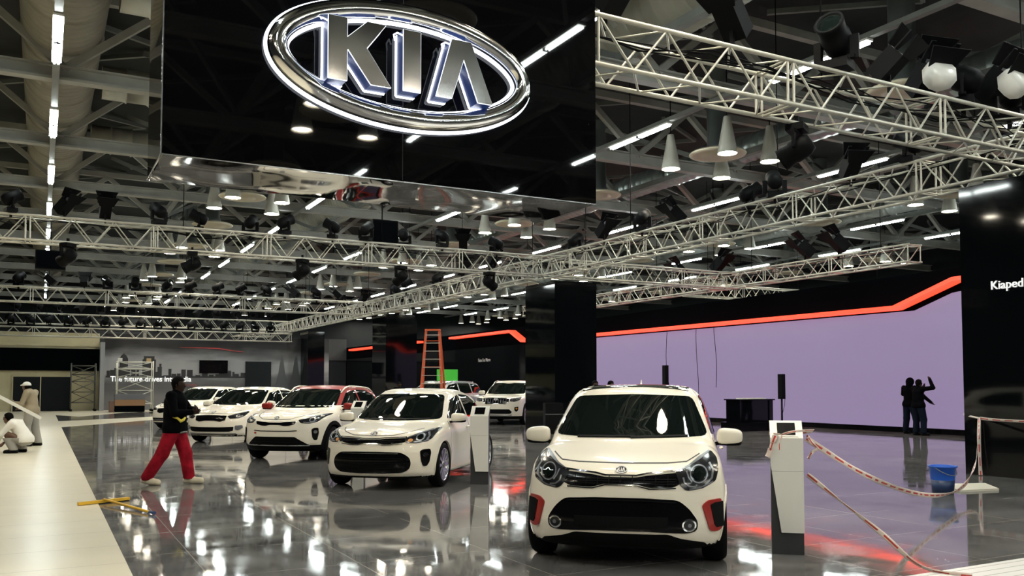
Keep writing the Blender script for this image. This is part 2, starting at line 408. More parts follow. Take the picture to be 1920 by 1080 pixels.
tag(xz(smoothpoly([(7.6, 3.82), (9.0, 3.83), (9.9, 3.80), (10.6, 3.68), (11.2, 3.62), (11.2, 3.59), (10.6, 3.64), (9.9, 3.74), (9.0, 3.78), (7.6, 3.80)], 4), 56.97, 57.0).build('trim_6', mat('red_print', (.5, .05, .05), .4)), kind='structure')
struct('wall_side', MB().box(3.0, 3.24, 56.2, 57.6, 0, 4.0), mat('light_grey_board', (.30, .31, .33), .5))
struct('wall_loading', MB().box(-13, 3.0, 57.2, 57.6, 0, 4.55), M_beige)
struct('wall_fascia', MB().box(-13, 3.0, 57.0, 57.25, 2.33, 3.62), M_fascia)
struct('trim_7', MB().box(-13, 3.0, 57.15, 57.2, 3.75, 3.95), M_beige)
for n, (a, b_) in enumerate(((-1.4, -.05), (.0, 1.5))):
    struct('door_%d' % (n + 1), MB().box(a, b_, 57.12, 57.2, 0.0, 1.98), mat('dark_door', (.004, .006, .009), .35, spec=.15))
    struct('door_%d_frame' % (n + 1), MB().box(a - .05, a, 57.08, 57.2, 0, 2.03).box(a - .05, b_ + .05, 57.08, 57.2, 1.98, 2.03), M_beige)
struct('wall_rear', MB().box(16.8, XW, 76.5, 76.9, 0, 3.7), M_darkwall)
struct('wall_rear_upper', MB().box(13.5, XW, 76.4, 76.9, 3.7, 5.6), mat('grey_upper_board', (.030, .033, .036), .7))
# large screen on the mural and white sail print
tag(MB().box(8.6, 10.3, 56.88, 56.98, 2.24, 3.04).build('television', M_gloss_black), 'black flat screen mounted on the skyline mural', 'television')
struct('wall_mural_dark', MB().box(11.4, 13.0, 56.9, 57.0, 0, 3.0), M_darkwall)
M_sail = mat('sail_print', (.08, .085, .09), .6)
for x0 in (13.3, 14.2):
    struct('trim_8', xz(smoothpoly([(x0, .9), (x0 + .18, 2.2), (x0 + .42, 3.5), (x0 + .62, 2.2), (x0 + .95, .9)], 3), 56.96, 56.99), M_sail)
def text3(name, s, size, M, m, parent=None, depth=.01, bold=0.0, align='LEFT'):
    cu = bpy.data.curves.new(name, 'FONT'); cu.body = s; cu.size = size; cu.extrude = depth; cu.offset = bold; cu.align_x = align; cu.resolution_u = 3
    o = bpy.data.objects.new(name, cu); COL.objects.link(o); bpy.context.view_layer.update()
    me = bpy.data.meshes.new_from_object(o.evaluated_get(bpy.context.evaluated_depsgraph_get()))
    COL.objects.unlink(o); bpy.data.objects.remove(o)
    me.materials.clear(); me.materials.append(m)
    o = bpy.data.objects.new(name, me); COL.objects.link(o); o.matrix_world = M
    if parent: o.parent = parent
    return o
RX = Matrix.Rotation(PI / 2, 4, 'X')
t = text3('wall_lettering', 'The future drives into India', .44, Matrix.Translation((3.6, 56.9, 1.72)) @ RX, mat('lit_white_lettering', (.8, .8, .8), .5, emit=(1, 1, 1), es=.6), bold=.008); tag(t, kind='structure')
t.scale = (.93, 1, 1)
t = text3('wall_lettering', 'inindia', .28, Matrix.Translation((7.75, 56.95, 1.42)) @ RX, mat('dull_red_print', (.35, .12, .12), .5)); tag(t, kind='structure')
RZ = Matrix.Rotation(-PI / 2, 4, 'Z')
t = text3('wall_lettering', 'Kiaped', .20, Matrix.Translation((13.83, 8.98, 3.08)) @ RZ @ RX, mat('white_lettering', (.85, .85, .85), .4, emit=(1, 1, 1), es=.5), bold=.001); tag(t, kind='structure')
t = text3('wall_lettering', 'Fame For Name', .30, Matrix.Translation((24.13, 49.4, 2.95)) @ RZ @ RX, mat('grey_lettering', (.5, .5, .5), .5)); tag(t, kind='structure'); t.scale = (.85, 1, 1)

# ---------------------------------------------------------------- roof steel, ducts, lamps
beam_y = [3.4 + 6.03 * k for k in range(-4, 13)]
for y in beam_y:
    b = MB().box(X0, X1, y - .14, y + .14, 8.20, 8.26).box(X0, X1, y - .03, y + .03, 8.26, 8.50).box(X0, X1, y - .14, y + .14, 8.50, 8.54).box(X0, X1, y - .10, y + .10, 10.1, 10.3)
    n = 0; x = -11.4
    while x < X1 - 3:
        b.bar((x, y, 8.5), (x + 1.95, y, 10.1), .16, .16); b.bar((x + 1.95, y, 10.1), (x + 3.9, y, 8.5), .16, .16); x += 3.9
    struct('ceiling_beam', b, M_beam)
for x in (-5.3, 4.4, 11.0, 19.0, 24.5, 32.0, 40.5):
    b = MB(); y = beam_y[0]
    b.box(x - .1, x + .1, Y0, 80, 8.56, 8.74)
    for k in range(16):
        b.bar((x, y, 8.65), (x + 2.2, y + 3.0, 10.2), .14, .14); b.bar((x + 2.2, y + 3.0, 10.2), (x, y + 6.03, 8.65), .14, .14)
        b.bar((x, y, 8.65), (x - 2.2, y + 3.0, 10.2), .10, .14); y += 6.03
    struct('ceiling_beam', b, M_steel)
b = MB()
for k in range(26):
    y = -20 + k * 3.9
    for x in range(-12, 46, 3): b.bar((x, y, 10.35), (x + 3, y + 3.9 * (1 if (x // 3 + k) % 2 else -1) * .5, 10.5), .10, .12)
struct('ceiling_rafters', b, M_steel)
def duct(name, label, x, z, r, m, y0=-18, y1=74, ring=.75, dim=0):
    mb = MB(); prof = []
    y = y0
    while y < y1:
        b_ = .035 if int((y - y0) / ring) % max(1, int(3.1 / ring)) == 0 else .008
        prof += [(r, y), (r, y + ring * .80), (r + b_, y + ring * .84), (r + b_, y + ring * .96)]; y += ring
    T = Matrix(((1, 0, 0, x), (0, 0, 1, 0), (0, 1, 0, z), (0, 0, 0, 1)))
    mb.lathe(prof, 28, T)
    return tag(mb.build(name, m), label, 'duct', kind='thing')
duct('air_duct', 'huge beige ventilation duct running along the hall above the leftmost row of tube lights', .25, 9.62, .84, M_duct, ring=.28)
duct('air_duct', 'wide beige ventilation duct above the near truss, right of the black sign box', 11.6, 9.66, .8, M_duct, ring=.31)
duct('air_duct', 'silver spiral duct behind the hanging cone lamps over the video wall side', 19.6, 9.0, .42, M_ductsil, ring=.35)
duct('air_duct', 'silver spiral duct above the far end of the video wall', 31.0, 9.0, .42, M_ductsil, ring=.35)
for x, y0 in ((-3.6, 23.4), (-3.6, 29.4)): pass
for k, y in enumerate((18.6, 24.6, 30.4)):
    mb = MB(); prof = []
    xx = 1.2
    while xx < 5.0: prof += [(.42, xx), (.42, xx + .55), (.45, xx + .56), (.45, xx + .6)]; xx += .6
    mb.lathe(prof, 20, Matrix.Translation((0, y, 9.3)), axis='x')
    tag(mb.build('branch_duct', M_duct), ('short beige duct left of the black sign box, nearest of three', 'short beige duct left of the black sign box, middle of three', 'short beige duct left of the black sign box, farthest of three')[k], 'duct', 'branch ducts')
# cable tray carrying the left row of tubes
for x in (.12, 8.5, 13.7, 21.3, 29.8, 34.5): struct('ceiling_rail', MB().box(x - .07, x + .07, -20, 78, 8.08, 8.18), M_steel)
def tube_proto():
    t = thing('tube_light', None, 'light', (0, 0, 0))
    MB().box(-.09, .09, -1.28, 1.28, .03, .075).build('housing', M_white, t)
    m = MB()
    for s in (-1, 1):
        for e in (-1, 1): m.cyl((s * .035, e * .64 - .6, 0), (s * .035, e * .64 + .6, 0), .024, n=6)
    m.build('tube', M_tube, t)
    MB().box(-.06, .06, -.05, .05, -.02, .035).build('lamp_holder', M_black, t)
    return t
TP = None; first = True
rows = {.12: 'along the beige duct at the far left', 8.5: 'over the white cars', 13.7: 'over the black pillars', 21.3: 'just before the purple wall', 29.8: 'above the purple wall', 34.5: 'farthest beyond the purple wall'}
TP = tube_proto()
for x, desc in rows.items():
    for k in range(-6, 10):
        y = 18.45 + 6.02 * k - (.35 if x > 20 else 0)
        if x > 25 and k < -2: continue
        o = TP if first else copy_tree(TP)
        first = False
        o.location = (x, y, 8.0); o['label'] = 'lit twin tube light ' + desc; o['group'] = 'tube lights ' + desc
def bay_proto():
    t = thing('high_bay_lamp', None, 'lamp')
    MB().lathe([(.0, 1.02), (.09, 1.02), (.10, .98), (.27, .02), (.275, 0), (.262, 0), (.255, .03), (.09, .93)], 18).build('shade', M_shade, t)
    MB().lathe([(0, .03), (.20, .03), (.235, .05)], 16).build('lens', M_cone, t)
    MB().cyl((0, 0, 1.02), (0, 0, 2.84), .015, n=5).build('rod', M_black, t)
    return t
BP = bay_proto(); bfirst = True
def diff_proto():
    t = thing('air_diffuser', None, 'vent')
    MB().lathe([(0, .03), (.16, .03), (.2, .07), (.30, .02), (.34, .08), (.47, .02), (.51, .08), (.66, .02), (.78, .04), (.80, .07), (.74, .12), (.34, .2), (.33, .2)], 28).build('rings', M_diff, t)
    MB().lathe([(.33, .18), (.33, .30), (.29, .31), (.29, 2.62)], 18).build('neck', M_ductsil, t)
    return t
DP = diff_proto(); dfirst = True
aisle = {-4.7: 'far left of the hall', 6.0: 'over the white cars', 16.7: 'just beyond the line of black pillars', 27.4: 'above the purple wall', 38.1: 'far beyond the video wall'}
for x, desc in aisle.items():
    for k in range(-6, 11):
        y = 18.8 + 6.05 * k
        if x == 38.1 and k < 0: continue
        if x < 0 and k > 3: continue
        if k <= 9:
            o = DP if dfirst else copy_tree(DP); dfirst = False
            o.location = (x, y, 7.95); o['label'] = 'round cream air diffuser ' + desc; o['group'] = 'air diffusers ' + desc
        if k % 2 == 0 or k > 7:
            for dx, dy in ((-.75, 1.15), (-.5, -.95), (1.15, -.85), (1.3, 1.3)):
                b_ = BP if bfirst else copy_tree(BP); bfirst = False
                b_.location = (x + dx, y + dy, 7.75); b_['label'] = 'lit conical lamp beside an air diffuser ' + desc; b_['group'] = 'high bay lamps ' + desc
# ---------------------------------------------------------------- lighting trusses
def truss(label, a, b, w=.55, h=.55, seg=3.0, group=None):
    """box truss between a and b (centre of its bottom face)"""
    a = Vector(a); b = Vector(b); d = (b - a); L = d.length; d.normalize(); u = Vector((-d.y, d.x, 0)); up = Vector((0, 0, 1))
    t = thing('lighting_truss', label, 'truss', tuple(a), math.atan2(d.y, d.x), group)
    def P(s, i, j): return Vector((s, i * w / 2, j * h))
    for i in (-1, 1):
        for j in (0, 1):
            MB().cyl(P(0, i, j), P(L, i, j), .030, n=8).build('chord', M_galv, t)
    lat = MB(); n = max(1, round(L / seg)); sl = L / n; bays = 3 if seg > 2.5 else 2
    for k in range(n):
        s0 = k * sl
        for e in (.05, sl - .05):
            for q in (((-1, 0), (-1, 1)), ((1, 0), (1, 1)), ((-1, 0), (1, 0)), ((-1, 1), (1, 1))):
                lat.cyl(P(s0 + e, *q[0]), P(s0 + e, *q[1]), .018, n=5, caps=False)
        bl_ = (sl - .1) / (2 * bays)
        for m_ in range(2 * bays):
            x0 = s0 + .05 + m_ * bl_; x1 = x0 + bl_; f = m_ % 2
            lat.cyl(P(x0, -1, 1 - f), P(x1, -1, f), .016, n=5, caps=False); lat.cyl(P(x0, 1, 1 - f), P(x1, 1, f), .016, n=5, caps=False)
            lat.cyl(P(x0, -1 if f else 1, 0), P(x1, 1 if f else -1, 0), .013, n=4, caps=False); lat.cyl(P(x0, 1 if f else -1, 1), P(x1, -1 if f else 1, 1), .013, n=4, caps=False)
    lat.build('lattice', M_galv, t)
    for q in np.arange(1.2, L, 5.5): MB().cyl((q, 0, h), (q, 0, ZC - a.z), .012, n=5).build('hoist_chain', M_black, t)
    cab = MB(); rg = random.Random(int(a.x * 7 + a.y * 3))
    for c in range(4 if a.y < 9 and d.x > .9 else 2):
        pts = [P(s, rg.uniform(-.6, .6), .86 + rg.uniform(-.22, .1)) for s in np.arange(0.2, L, .9)]
        cab.tube(pts, .011, 4)
    cab.build('cable_bundle', M_black, t)
    return t
ZT = 5.0
truss('nearest crosswise silver truss running out of the sign box to the upper right', (2.3, 8.1, ZT), (14.0, 8.1, ZT))
truss('crosswise silver truss passing left of the big black pillar, second from the viewer', (-9, 24.25, ZT), (14.0, 24.25, ZT), h=.60)
truss('crosswise silver truss third from the viewer, above the far cars', (-12, 42.0, ZT), (14.0, 42.0, ZT), h=.62)
truss('crosswise silver truss fourth from the viewer', (-12, 56.9, ZT + .0), (14.0, 56.9, ZT + .0), h=.60)
truss('farthest crosswise silver truss in front of the mural', (-12, 55.9, ZT - .75), (14.0, 55.9, ZT - .75), h=.5)
truss('long lengthwise silver truss carried above the row of black pillars', (14.25, 7.4, ZT), (14.25, 76, ZT), h=.58)
truss('crosswise silver truss right of the big black pillar', (14.6, 24.25, ZT), (22.2, 24.25, ZT))
truss('short lengthwise silver truss ending over the video wall', (22.4, 16.8, ZT + .1), (22.4, 40, ZT + .1), h=.5)
truss('silver truss crossing far behind the video wall top', (24.8, 30.0, ZT + .4), (40, 30.0, ZT + .4))
# ---------------------------------------------------------------- stage lights on the trusses
def spot_proto():
    t = thing('stage_light', None, 'light')
    MB().box(-.15, .15, -.12, .12, 0, .09).bar((0, 0, -.02), (0, 0, -.12), .05, .05).build('base', M_black, t)
    y = MB().bar((-.19, 0, .09), (-.19, 0, .34), .035, .09).bar((.19, 0, .09), (.19, 0, .34), .035, .09).bar((-.2, 0, .11), (.2, 0, .11), .08, .035); y.build('yoke', M_black, t)
    h = MB(); T = Matrix.Translation((0, 0, .34)) @ Matrix.Rotation(R(62), 4, 'X')
    h.lathe([(0, -.22), (.11, -.21), (.15, -.12), (.155, .05), (.135, .08), (.15, .20), (.155, .24), (.13, .245), (.12, .22)], 16, T); hd = h.build('head', M_black, t)
    MB().lathe([(0, .225), (.08, .232), (.125, .222)], 14, T).build('lens', M_glass, hd)
    return t
def wash_proto():
    t = thing('stage_light', None, 'light')
    MB().bar((0, 0, -.05), (0, 0, .2), .04, .04).build('clamp', M_black, t)
    T = Matrix.Translation((0, .02, .33)) @ Matrix.Rotation(R(-48), 4, 'X')
    b = MB().box(-.13, .13, -.12, .12, -.25, .15, M=T); bd = b.build('body', M_black, t)
    MB().box(-.2, -.14, -.01, .01, .15, .42, M=T).box(.14, .2, -.01, .01, .15, .42, M=T).prism([(-.16, .15), (.16, .15), (.26, .42), (-.26, .42)], .12, .135, T @ Matrix(((1, 0, 0, 0), (0, 0, 1, 0), (0, 1, 0, 0), (0, 0, 0, 1)))).prism([(-.16, .15), (.16, .15), (.26, .42), (-.26, .42)], -.135, -.12, T @ Matrix(((1, 0, 0, 0), (0, 0, 1, 0), (0, 1, 0, 0), (0, 0, 0, 1)))).build('barn_door', M_black, bd)
    MB().prism([(-.11, -.1), (.11, -.1), (.11, .1), (-.11, .1)], .15, .155, T).build('lens', M_lampclear, bd)
    return t
def shield_proto():
    t = wash_proto()
    MB().lathe([(.0, .30), (.14, .30), (.19, .24), (.19, .12), (.13, .05)], 8, Matrix.Translation((.0, .05, .18)) @ Matrix.Rotation(R(-60), 4, 'X')).build('white_hood', M_white, t)
    return t
PR = [spot_proto(), wash_proto(), shield_proto()]; used = [False] * 3
def put_spot(kind, x, y, z, rz, label, group, flip=False, sc=1.0):
    o = copy_tree(PR[kind]) if used[kind] else PR[kind]; used[kind] = True
    o.location = (x, y, z); o.rotation_euler = (PI if flip else 0, 0, R(rz)); o.scale = (sc, sc, sc); o['label'] = label; o['group'] = group
rs = random.Random(11)
tt = ZT + .62
for x, k in ((10.3, 1), (11.35, 2), (11.95, 0), (12.55, 2), (13.15, 0), (7.3, 1), (9.1, 0), (5.6, 1)):
    put_spot(k, x, 8.1 + rs.uniform(-.2, .2), tt, rs.uniform(0, 360), ['black moving-head stage light standing on the nearest truss', 'black barn-door stage light on the nearest truss', 'black stage light with a white hood on the nearest truss'][k], ['heads on the nearest truss', 'barn doors on the nearest truss', 'white hooded lights on the nearest truss'][k], sc=1.25 if k != 1 else 1.1)
put_spot(0, 8.85, 8.4, ZT - .02, 30, 'black moving-head stage light hanging under the nearest truss', 'single head under the nearest truss', True)
for i in range(14):
    x = -2 + i * 1.13 + rs.uniform(-.2, .2); k = rs.choice((0, 0, 1))
    put_spot(k, x, 24.25 + rs.choice((-.25, .25)), tt + (.02 if k == 0 else -.02), rs.uniform(100, 260), 'black stage light standing on the second crosswise truss', 'stage lights on the second crosswise truss', sc=1.0)
for i in range(5):
    put_spot(0, .5 + i * 2.9, 24.0, ZT - .02, rs.uniform(0, 360), 'black moving-head light hanging under the second crosswise truss', 'heads under the second crosswise truss', True, 1.0)
for i in range(15):
    put_spot(rs.choice((0, 1, 0)), -3.2 + i * 1.15 + rs.uniform(-.2, .2), 42.0, ZT + .65, rs.uniform(0, 360), 'black stage light on the third crosswise truss', 'stage lights on the third crosswise truss', sc=1.1)
for i in range(15):
    put_spot(rs.choice((0, 1, 0)), -2.5 + i * 1.1, 56.9, ZT + .64, rs.uniform(0, 360), 'small dark stage light on the fourth crosswise truss', 'stage lights on the fourth crosswise truss', sc=1.3)
for i in range(17):
    put_spot(0, -2.5 + i * .95, 55.9, ZT - .21, rs.uniform(0, 360), 'small dark stage light on the farthest crosswise truss', 'stage lights on the farthest crosswise truss', sc=1.2)
for y in (10.6, 12.3, 14.0, 15.2, 17.9, 18.8, 20.6, 22.8, 27.6, 30.2, 33.5, 36, 38.4, 43, 46.2, 52):
    put_spot(rs.choice((0, 1)), 14.25 + rs.choice((-.2, .2)), y, ZT + .6, rs.uniform(60, 200), 'black stage light on the long truss above the pillars', 'stage lights on the long truss above the pillars', sc=1.1)
for y in (19.6, 21.0, 25.2, 27.5):
    put_spot(1, 22.4, y, ZT + .62, rs.uniform(60, 200), 'black stage light on the short truss by the video wall', 'stage lights on the short truss by the video wall', sc=1.4)
# hanging loudspeaker boxes
for (x, y, z, w, l) in ((.2, 36.5, 5.75, 1.0, 'black loudspeaker box hanging near the far left tube row'), (8.9, 24.8, 5.7, .8, 'black loudspeaker box on the second crosswise truss below the sign box')):
    sp = thing('loudspeaker', l, 'speaker', (x, y, z))
    MB().box(-w / 2, w / 2, -.3, .3, 0, .7).build('cabinet', M_black, sp); MB().box(-w / 2 + .04, w / 2 - .04, -.32, -.3, .04, .66).build('front_grille', M_fascia, sp)
    MB().bar((0, 0, .7), (0, 0, 2.6), .03, .03).build('suspension', M_black, sp)

# ---------------------------------------------------------------- hanging sign box
sb = thing('sign_box', 'huge hanging gloss black box with a chrome and glowing oval emblem', 'sign', (2.875, 7.92, 3.34))
def mirror_under():
    m = mat('mirror_underside', (0.10, 0.10, 0.10), 0.03, metal=1.0); nt = m.node_tree; b = nt.nodes['Principled BSDF']; b.inputs['Base Color'].default_value = (.12, .115, .10, 1)
    tc = nt.nodes.new('ShaderNodeTexCoord'); n = nt.nodes.new('ShaderNodeTexNoise'); n.inputs['Scale'].default_value = 1.1; n.inputs['Detail'].default_value = 0
    nt.links.new(tc.outputs['Object'], n.inputs['Vector']); bp = nt.nodes.new('ShaderNodeBump'); bp.inputs['Strength'].default_value = 1.0; bp.inputs['Distance'].default_value = .035
    nt.links.new(n.outputs[0], bp.inputs['Height']); nt.links.new(bp.outputs[0], b.inputs['Normal']); return m
M_signblk = mat('sign_black', (0.002, 0.002, 0.0025), 0.02, spec=.3)
box = MB().box(-2.075, 2.075, -.52, .52, .012, 3.0).build('casing', M_signblk, sb)
MB().box(-2.06, 2.06, -.505, .505, 0, .012).build('underside', mirror_under(), sb)
M_edge = mat('edge_trim', (.35, .36, .37), .2, metal=.9)
MB().box(-2.083, -2.073, -.524, -.514, 0, 3.0).box(-2.08, 2.08, -.524, -.518, -.002, .006).box(-2.083, -2.076, -.52, .52, -.002, .006).build('edge_trim', M_edge, sb)
M_seam = M_line
MB().box(-.03, -.027, -.5215, -.519, .02, 2.99).build('panel_joint', M_line, sb)
M_halo = mat('white_halo', (1, 1, 1), .5, emit=(.85, .90, 1.0), es=4.0)
M_blue = mat('blue_return', (.012, .03, .11), .35, emit=(.02, .06, .35), es=.12)
M_chromes = mat('polished_letter', (.86, .86, .86), .10, metal=1.0)
M_chromes2 = noisy(M_chromes, 2.2, .12, bump=.12, detail=1)
def T(x, z, y=0.0): return Vector((x - 2.875, -.52 - y, z - 3.34))
# oval ring: chrome half-round with glowing rims
cx, cz, ax_, az_ = 2.87, 4.385, 1.265, .565
ring = MB(); prof = [(0.0, .0), (.0, .09), (.035, .125), (.085, .135), (.135, .125), (.165, .09), (.165, .0)]
n = 96; vs = []
for i in range(n):
    a = 2 * PI * i / n; c, s = math.cos(a), math.sin(a)
    nx, nz = c / ax_, s / az_; l = math.hypot(nx, nz); nx /= l; nz /= l
    vs += [T(cx + ax_ * c - nx * p, cz + az_ * s - nz * p, d) for p, d in prof]
k = len(prof)
ring.add(vs, [(i * k + j, ((i + 1) % n) * k + j, ((i + 1) % n) * k + j + 1, i * k + j + 1) for i in range(n) for j in range(k - 1)], 0, True)
ro = ring.build('oval_ring', M_chromes2, sb)
for off, dd, r_ in ((-.012, .03, .013), (.012, .135, .0), (.178, .03, .013)):
    if r_ == 0: continue
    pts = []
    for i in range(n):
        a = 2 * PI * i / n; c, s = math.cos(a), math.sin(a); nx, nz = c / ax_, s / az_; l = math.hypot(nx, nz)
        pts.append(T(cx + ax_ * c - nx / l * off, cz + az_ * s - nz / l * off, dd))
    MB().tube(pts, r_, 6, closed=True).build('glowing_rim', M_halo, ro)
LET = {'k': [(2.085, 4.66), (2.25, 4.66), (2.25, 4.49), (2.43, 4.66), (2.60, 4.66), (2.425, 4.425), (2.65, 4.11), (2.465, 4.11), (2.258, 4.385), (2.25, 4.375), (2.25, 4.11), (2.085, 4.11)],
       'i': [(2.765, 4.66), (2.93, 4.66), (2.93, 4.11), (2.765, 4.11)],
       'a': [(3.235, 4.66), (3.43, 4.66), (3.65, 4.11), (3.50, 4.11), (3.355, 4.49), (3.235, 4.11), (3.08, 4.11)]}
cen = lambda P: (sum(p[0] for p in P) / len(P), sum(p[1] for p in P) / len(P))
for nm, P in LET.items():
    def PT(P, d0, d1, m, name, par):
        mb = MB(); nn = len(P)
        v = [T(p[0], p[1], d) for d in (d0, d1) for p in P]
        mb.add(v, [tuple(range(nn - 1, -1, -1)), tuple(range(nn, 2 * nn))] + [(i, (i + 1) % nn, nn + (i + 1) % nn, nn + i) for i in range(nn)])
        return mb.build(name, m, par)
    body = PT(P, .03, .20, M_blue, 'letter_' + nm, sb)
    PT(P, .20, .22, M_chromes2, 'chrome_face', body)
    loop = [T(p[0], p[1], .035) for p in P]
    mb = MB()
    for i in range(len(P)): mb.cyl(loop[i], loop[(i + 1) % len(P)], .013, n=6)
    mb.build('glowing_rim', M_halo, body)
    mb = MB(); loop = [T(p[0], p[1], .212) for p in P]
    for i in range(len(P)): mb.cyl(loop[i], loop[(i + 1) % len(P)], .0045, n=5)
    x0, z0 = P[0]
    mb.tube([T(x0 - .004, z0 - .05, .20), T(x0 - .03, z0 - .01, .14), T(x0 - .035, z0 + .0, .06), T(x0 - .02, z0 - .05, .05)], .008, 5)
    mb.build('edge_glow', mat('soft_edge_glow', (1, 1, 1), .5, emit=(.8, .88, 1), es=1.5), body)

# ---------------------------------------------------------------- cars (front faces local -Y, ground z=0)
def curve1(pts, sm=0.0, lo=None, hi=None):
    x = np.array([p[0] for p in pts], float); y = np.array([p[1] for p in pts], float)
    g = np.linspace(x[0] - .3, x[-1] + .3, 1200); v = np.interp(g, x, y)
    if sm > 0:
        k = max(1, int(sm / (g[1] - g[0]))); w = np.hanning(2 * k + 3); w /= w.sum()
        v = np.convolve(np.pad(v, k + 1, mode='edge'), w, mode='valid')
    return lambda t: np.interp(t, g, v)
def make_body(S):
    L, W = S['L'], S['W']; W0 = W / 2; yf = -L / 2; yr = L / 2
    top = curve1(S['top'], .12); roof = curve1(S['roof'], S.get('roof_sm', .10)); fr = curve1(S['front'], .05); rr = curve1(S['rear'], .10)
    sz = curve1(S.get('side', [(.15, .93), (.30, .975), (.5, 1.0), (.72, .995), (.85, .985), (1.0, .93)]), .10)
    ty = curve1(S.get('plan', [(yf, .90), (yf + .35, .965), (yf + .8, .995), (0, 1), (yr - .7, .985), (yr, .90)]), .3)
    cw = curve1(S['cabw'], .2)   # cabin half width at belt against y
    zb, tum = S['belt'], S['tumble']; bow = S.get('bow', .34); wy1, wy2 = S['wy']; ra = S['ra']; rw = S['rw']
    wsb = S.get('wsbow', .22)
    def solid(x, y, z):
        ax = np.abs(x); u = np.minimum(ax / W0, 1.3)
        fy = yf + fr(z) + bow * u ** 3.0
        ry = yr - rr(z) - S.get('rbow', .22) * u ** 3.0
        fl = 1 + .022 * (np.exp(-((y - wy1) / .33) ** 2) + np.exp(-((y - wy2) / .33) ** 2)) * np.exp(-((z - .5) / .3) ** 2)
        s_ = ax - W0 * sz(z) * ty(y) * fl
        t_ = z - (top(y) - S.get('crown', .07) * u ** 2.4)
        f = smax(smax(fy - y, y - ry, .1), s_, .16)
        f = smax(f, t_, S.get('hoodr', .10)); f = smax(f, S['clear'] - z, .06)
        # cabin
        yy = y - wsb * u ** 2 * np.where(y < 0, 1, -.6)
        rz = roof(yy) - .045 * u ** 2
        sl = (roof(yy + .02) - roof(yy - .02)) / .04
        c = (z - rz) / np.sqrt(1 + sl ** 2)
        c = smax(c, (ax - cw(y) + tum * (np.sqrt((z - zb) ** 2 + .003) + (z - zb)) * .5) / math.sqrt(1 + tum * tum), .16)
        c = np.maximum(c, .5 - z); c = np.maximum(c, np.maximum(S['roof'][0][0] + .06 - yy, yy - S['roof'][-1][0] + .06))
        return smin(f, c, .05)
    def full(x, y, z):
        f = solid(x, y, z); ax = np.abs(x)
        for w in (wy1, wy2):
            d = np.sqrt((y - w) ** 2 + (z - rw) ** 2) - ra
            d = np.maximum(d, (W0 - .30) - ax)
            f = np.maximum(f, -d)
        return f
    return solid, full
def project(f, P, d, tmax=3.0, n=150):
    """first hit of rays P + t d with the solid; returns points and a hit mask"""
    t = np.zeros(len(P)); hit = np.zeros(len(P), bool); prev = f(*P.T); st = tmax / n
    T = np.full(len(P), tmax)
    for i in range(1, n + 1):
        v = f(*(P + d * (i * st)).T); m = (~hit) & (v < 0); T[m] = i * st; hit |= m
    lo = T - st; hi = T.copy()
    for _ in range(14):
        mid = (lo + hi) / 2; v = f(*(P + d * mid[:, None]).T); lo = np.where(v < 0, lo, mid); hi = np.where(v < 0, mid, hi)
    return P + d * hi[:, None], hit
AXES = {'front': ((1, 0, 0), (0, 0, 1), (0, -1, 0)), 'rear': ((1, 0, 0), (0, 0, 1), (0, 1, 0)),
        'right': ((0, 1, 0), (0, 0, 1), (1, 0, 0)), 'left': ((0, 1, 0), (0, 0, 1), (-1, 0, 0)), 'top': ((1, 0, 0), (0, 1, 0), (0, 0, 1))}
def patch(name, f, poly, axis, off, m, parent, cell=.045, thick=.012, sub=None):
    """a panel whose outline is poly seen along axis, laid on the body with its own thickness"""
    U, V, D = [np.array(a, float) for a in AXES[axis]]
    bm = bmesh.new(); vs = [bm.verts.new((p[0], p[1], 0)) for p in poly]; bm.faces.new(vs)
    xs = [p[0] for p in poly]; ys = [p[1] for p in poly]
    for lo, hi, n in ((min(xs), max(xs), (1, 0, 0)), (min(ys), max(ys), (0, 1, 0))):
        k = int((hi - lo) / cell)
        for i in range(1, k + 1):
            c = lo + (hi - lo) * i / (k + 1)
            bmesh.ops.bisect_plane(bm, geom=bm.verts[:] + bm.edges[:] + bm.faces[:], plane_co=(c * n[0], c * n[1], 0), plane_no=n)
    bm.verts.ensure_lookup_table()
    P2 = np.array([v.co[:2] for v in bm.verts])
    P = P2[:, :1] * U + P2[:, 1:2] * V + D * 2.6
    H, hit = project(f, P, -D, tmax=2.9)
    N = grad(f, H); N /= np.linalg.norm(N, axis=1, keepdims=True) + 1e-9
    if not hit.all():
        H[~hit] = H[hit].mean(0) if hit.any() else 0
    outer = H + N * off; inner = H - N * (thick - off)
    for v, p in zip(bm.verts, outer): v.co = p
    if not hit.all(): bmesh.ops.delete(bm, geom=[v for v, h in zip(bm.verts[:], hit) if not h], context='VERTS')
    imap = {}
    bm.verts.index_update()
    be = [e for e in bm.edges if len(e.link_faces) == 1]
    hv = [p for p, h in zip(inner, hit) if h]
    for e in be:
        for v in e.verts:
            if v not in imap: imap[v] = bm.verts.new(hv[v.index])
    for e in be:
        a, b = e.verts
        try: bm.faces.new((a, b, imap[b], imap[a]))
        except ValueError: pass
    bmesh.ops.recalc_face_normals(bm, faces=bm.faces)
    c = np.array([sum((np.array(fc.calc_center_median()) for fc in bm.faces[:1]), np.zeros(3))])
    fc0 = bm.faces[0]; 
    if fc0.normal.dot(Vector(D)) < 0: bmesh.ops.reverse_faces(bm, faces=bm.faces)
    me = bpy.data.meshes.new(name); 
    for fc in bm.faces: fc.smooth = True
    for e in bm.edges:
        if len(e.link_faces) == 2 and e.calc_face_angle(0) > .9: e.smooth = False
    bm.to_mesh(me); bm.free(); me.materials.append(m)
    o = bpy.data.objects.new(name, me); COL.objects.link(o); o.parent = parent
    return o
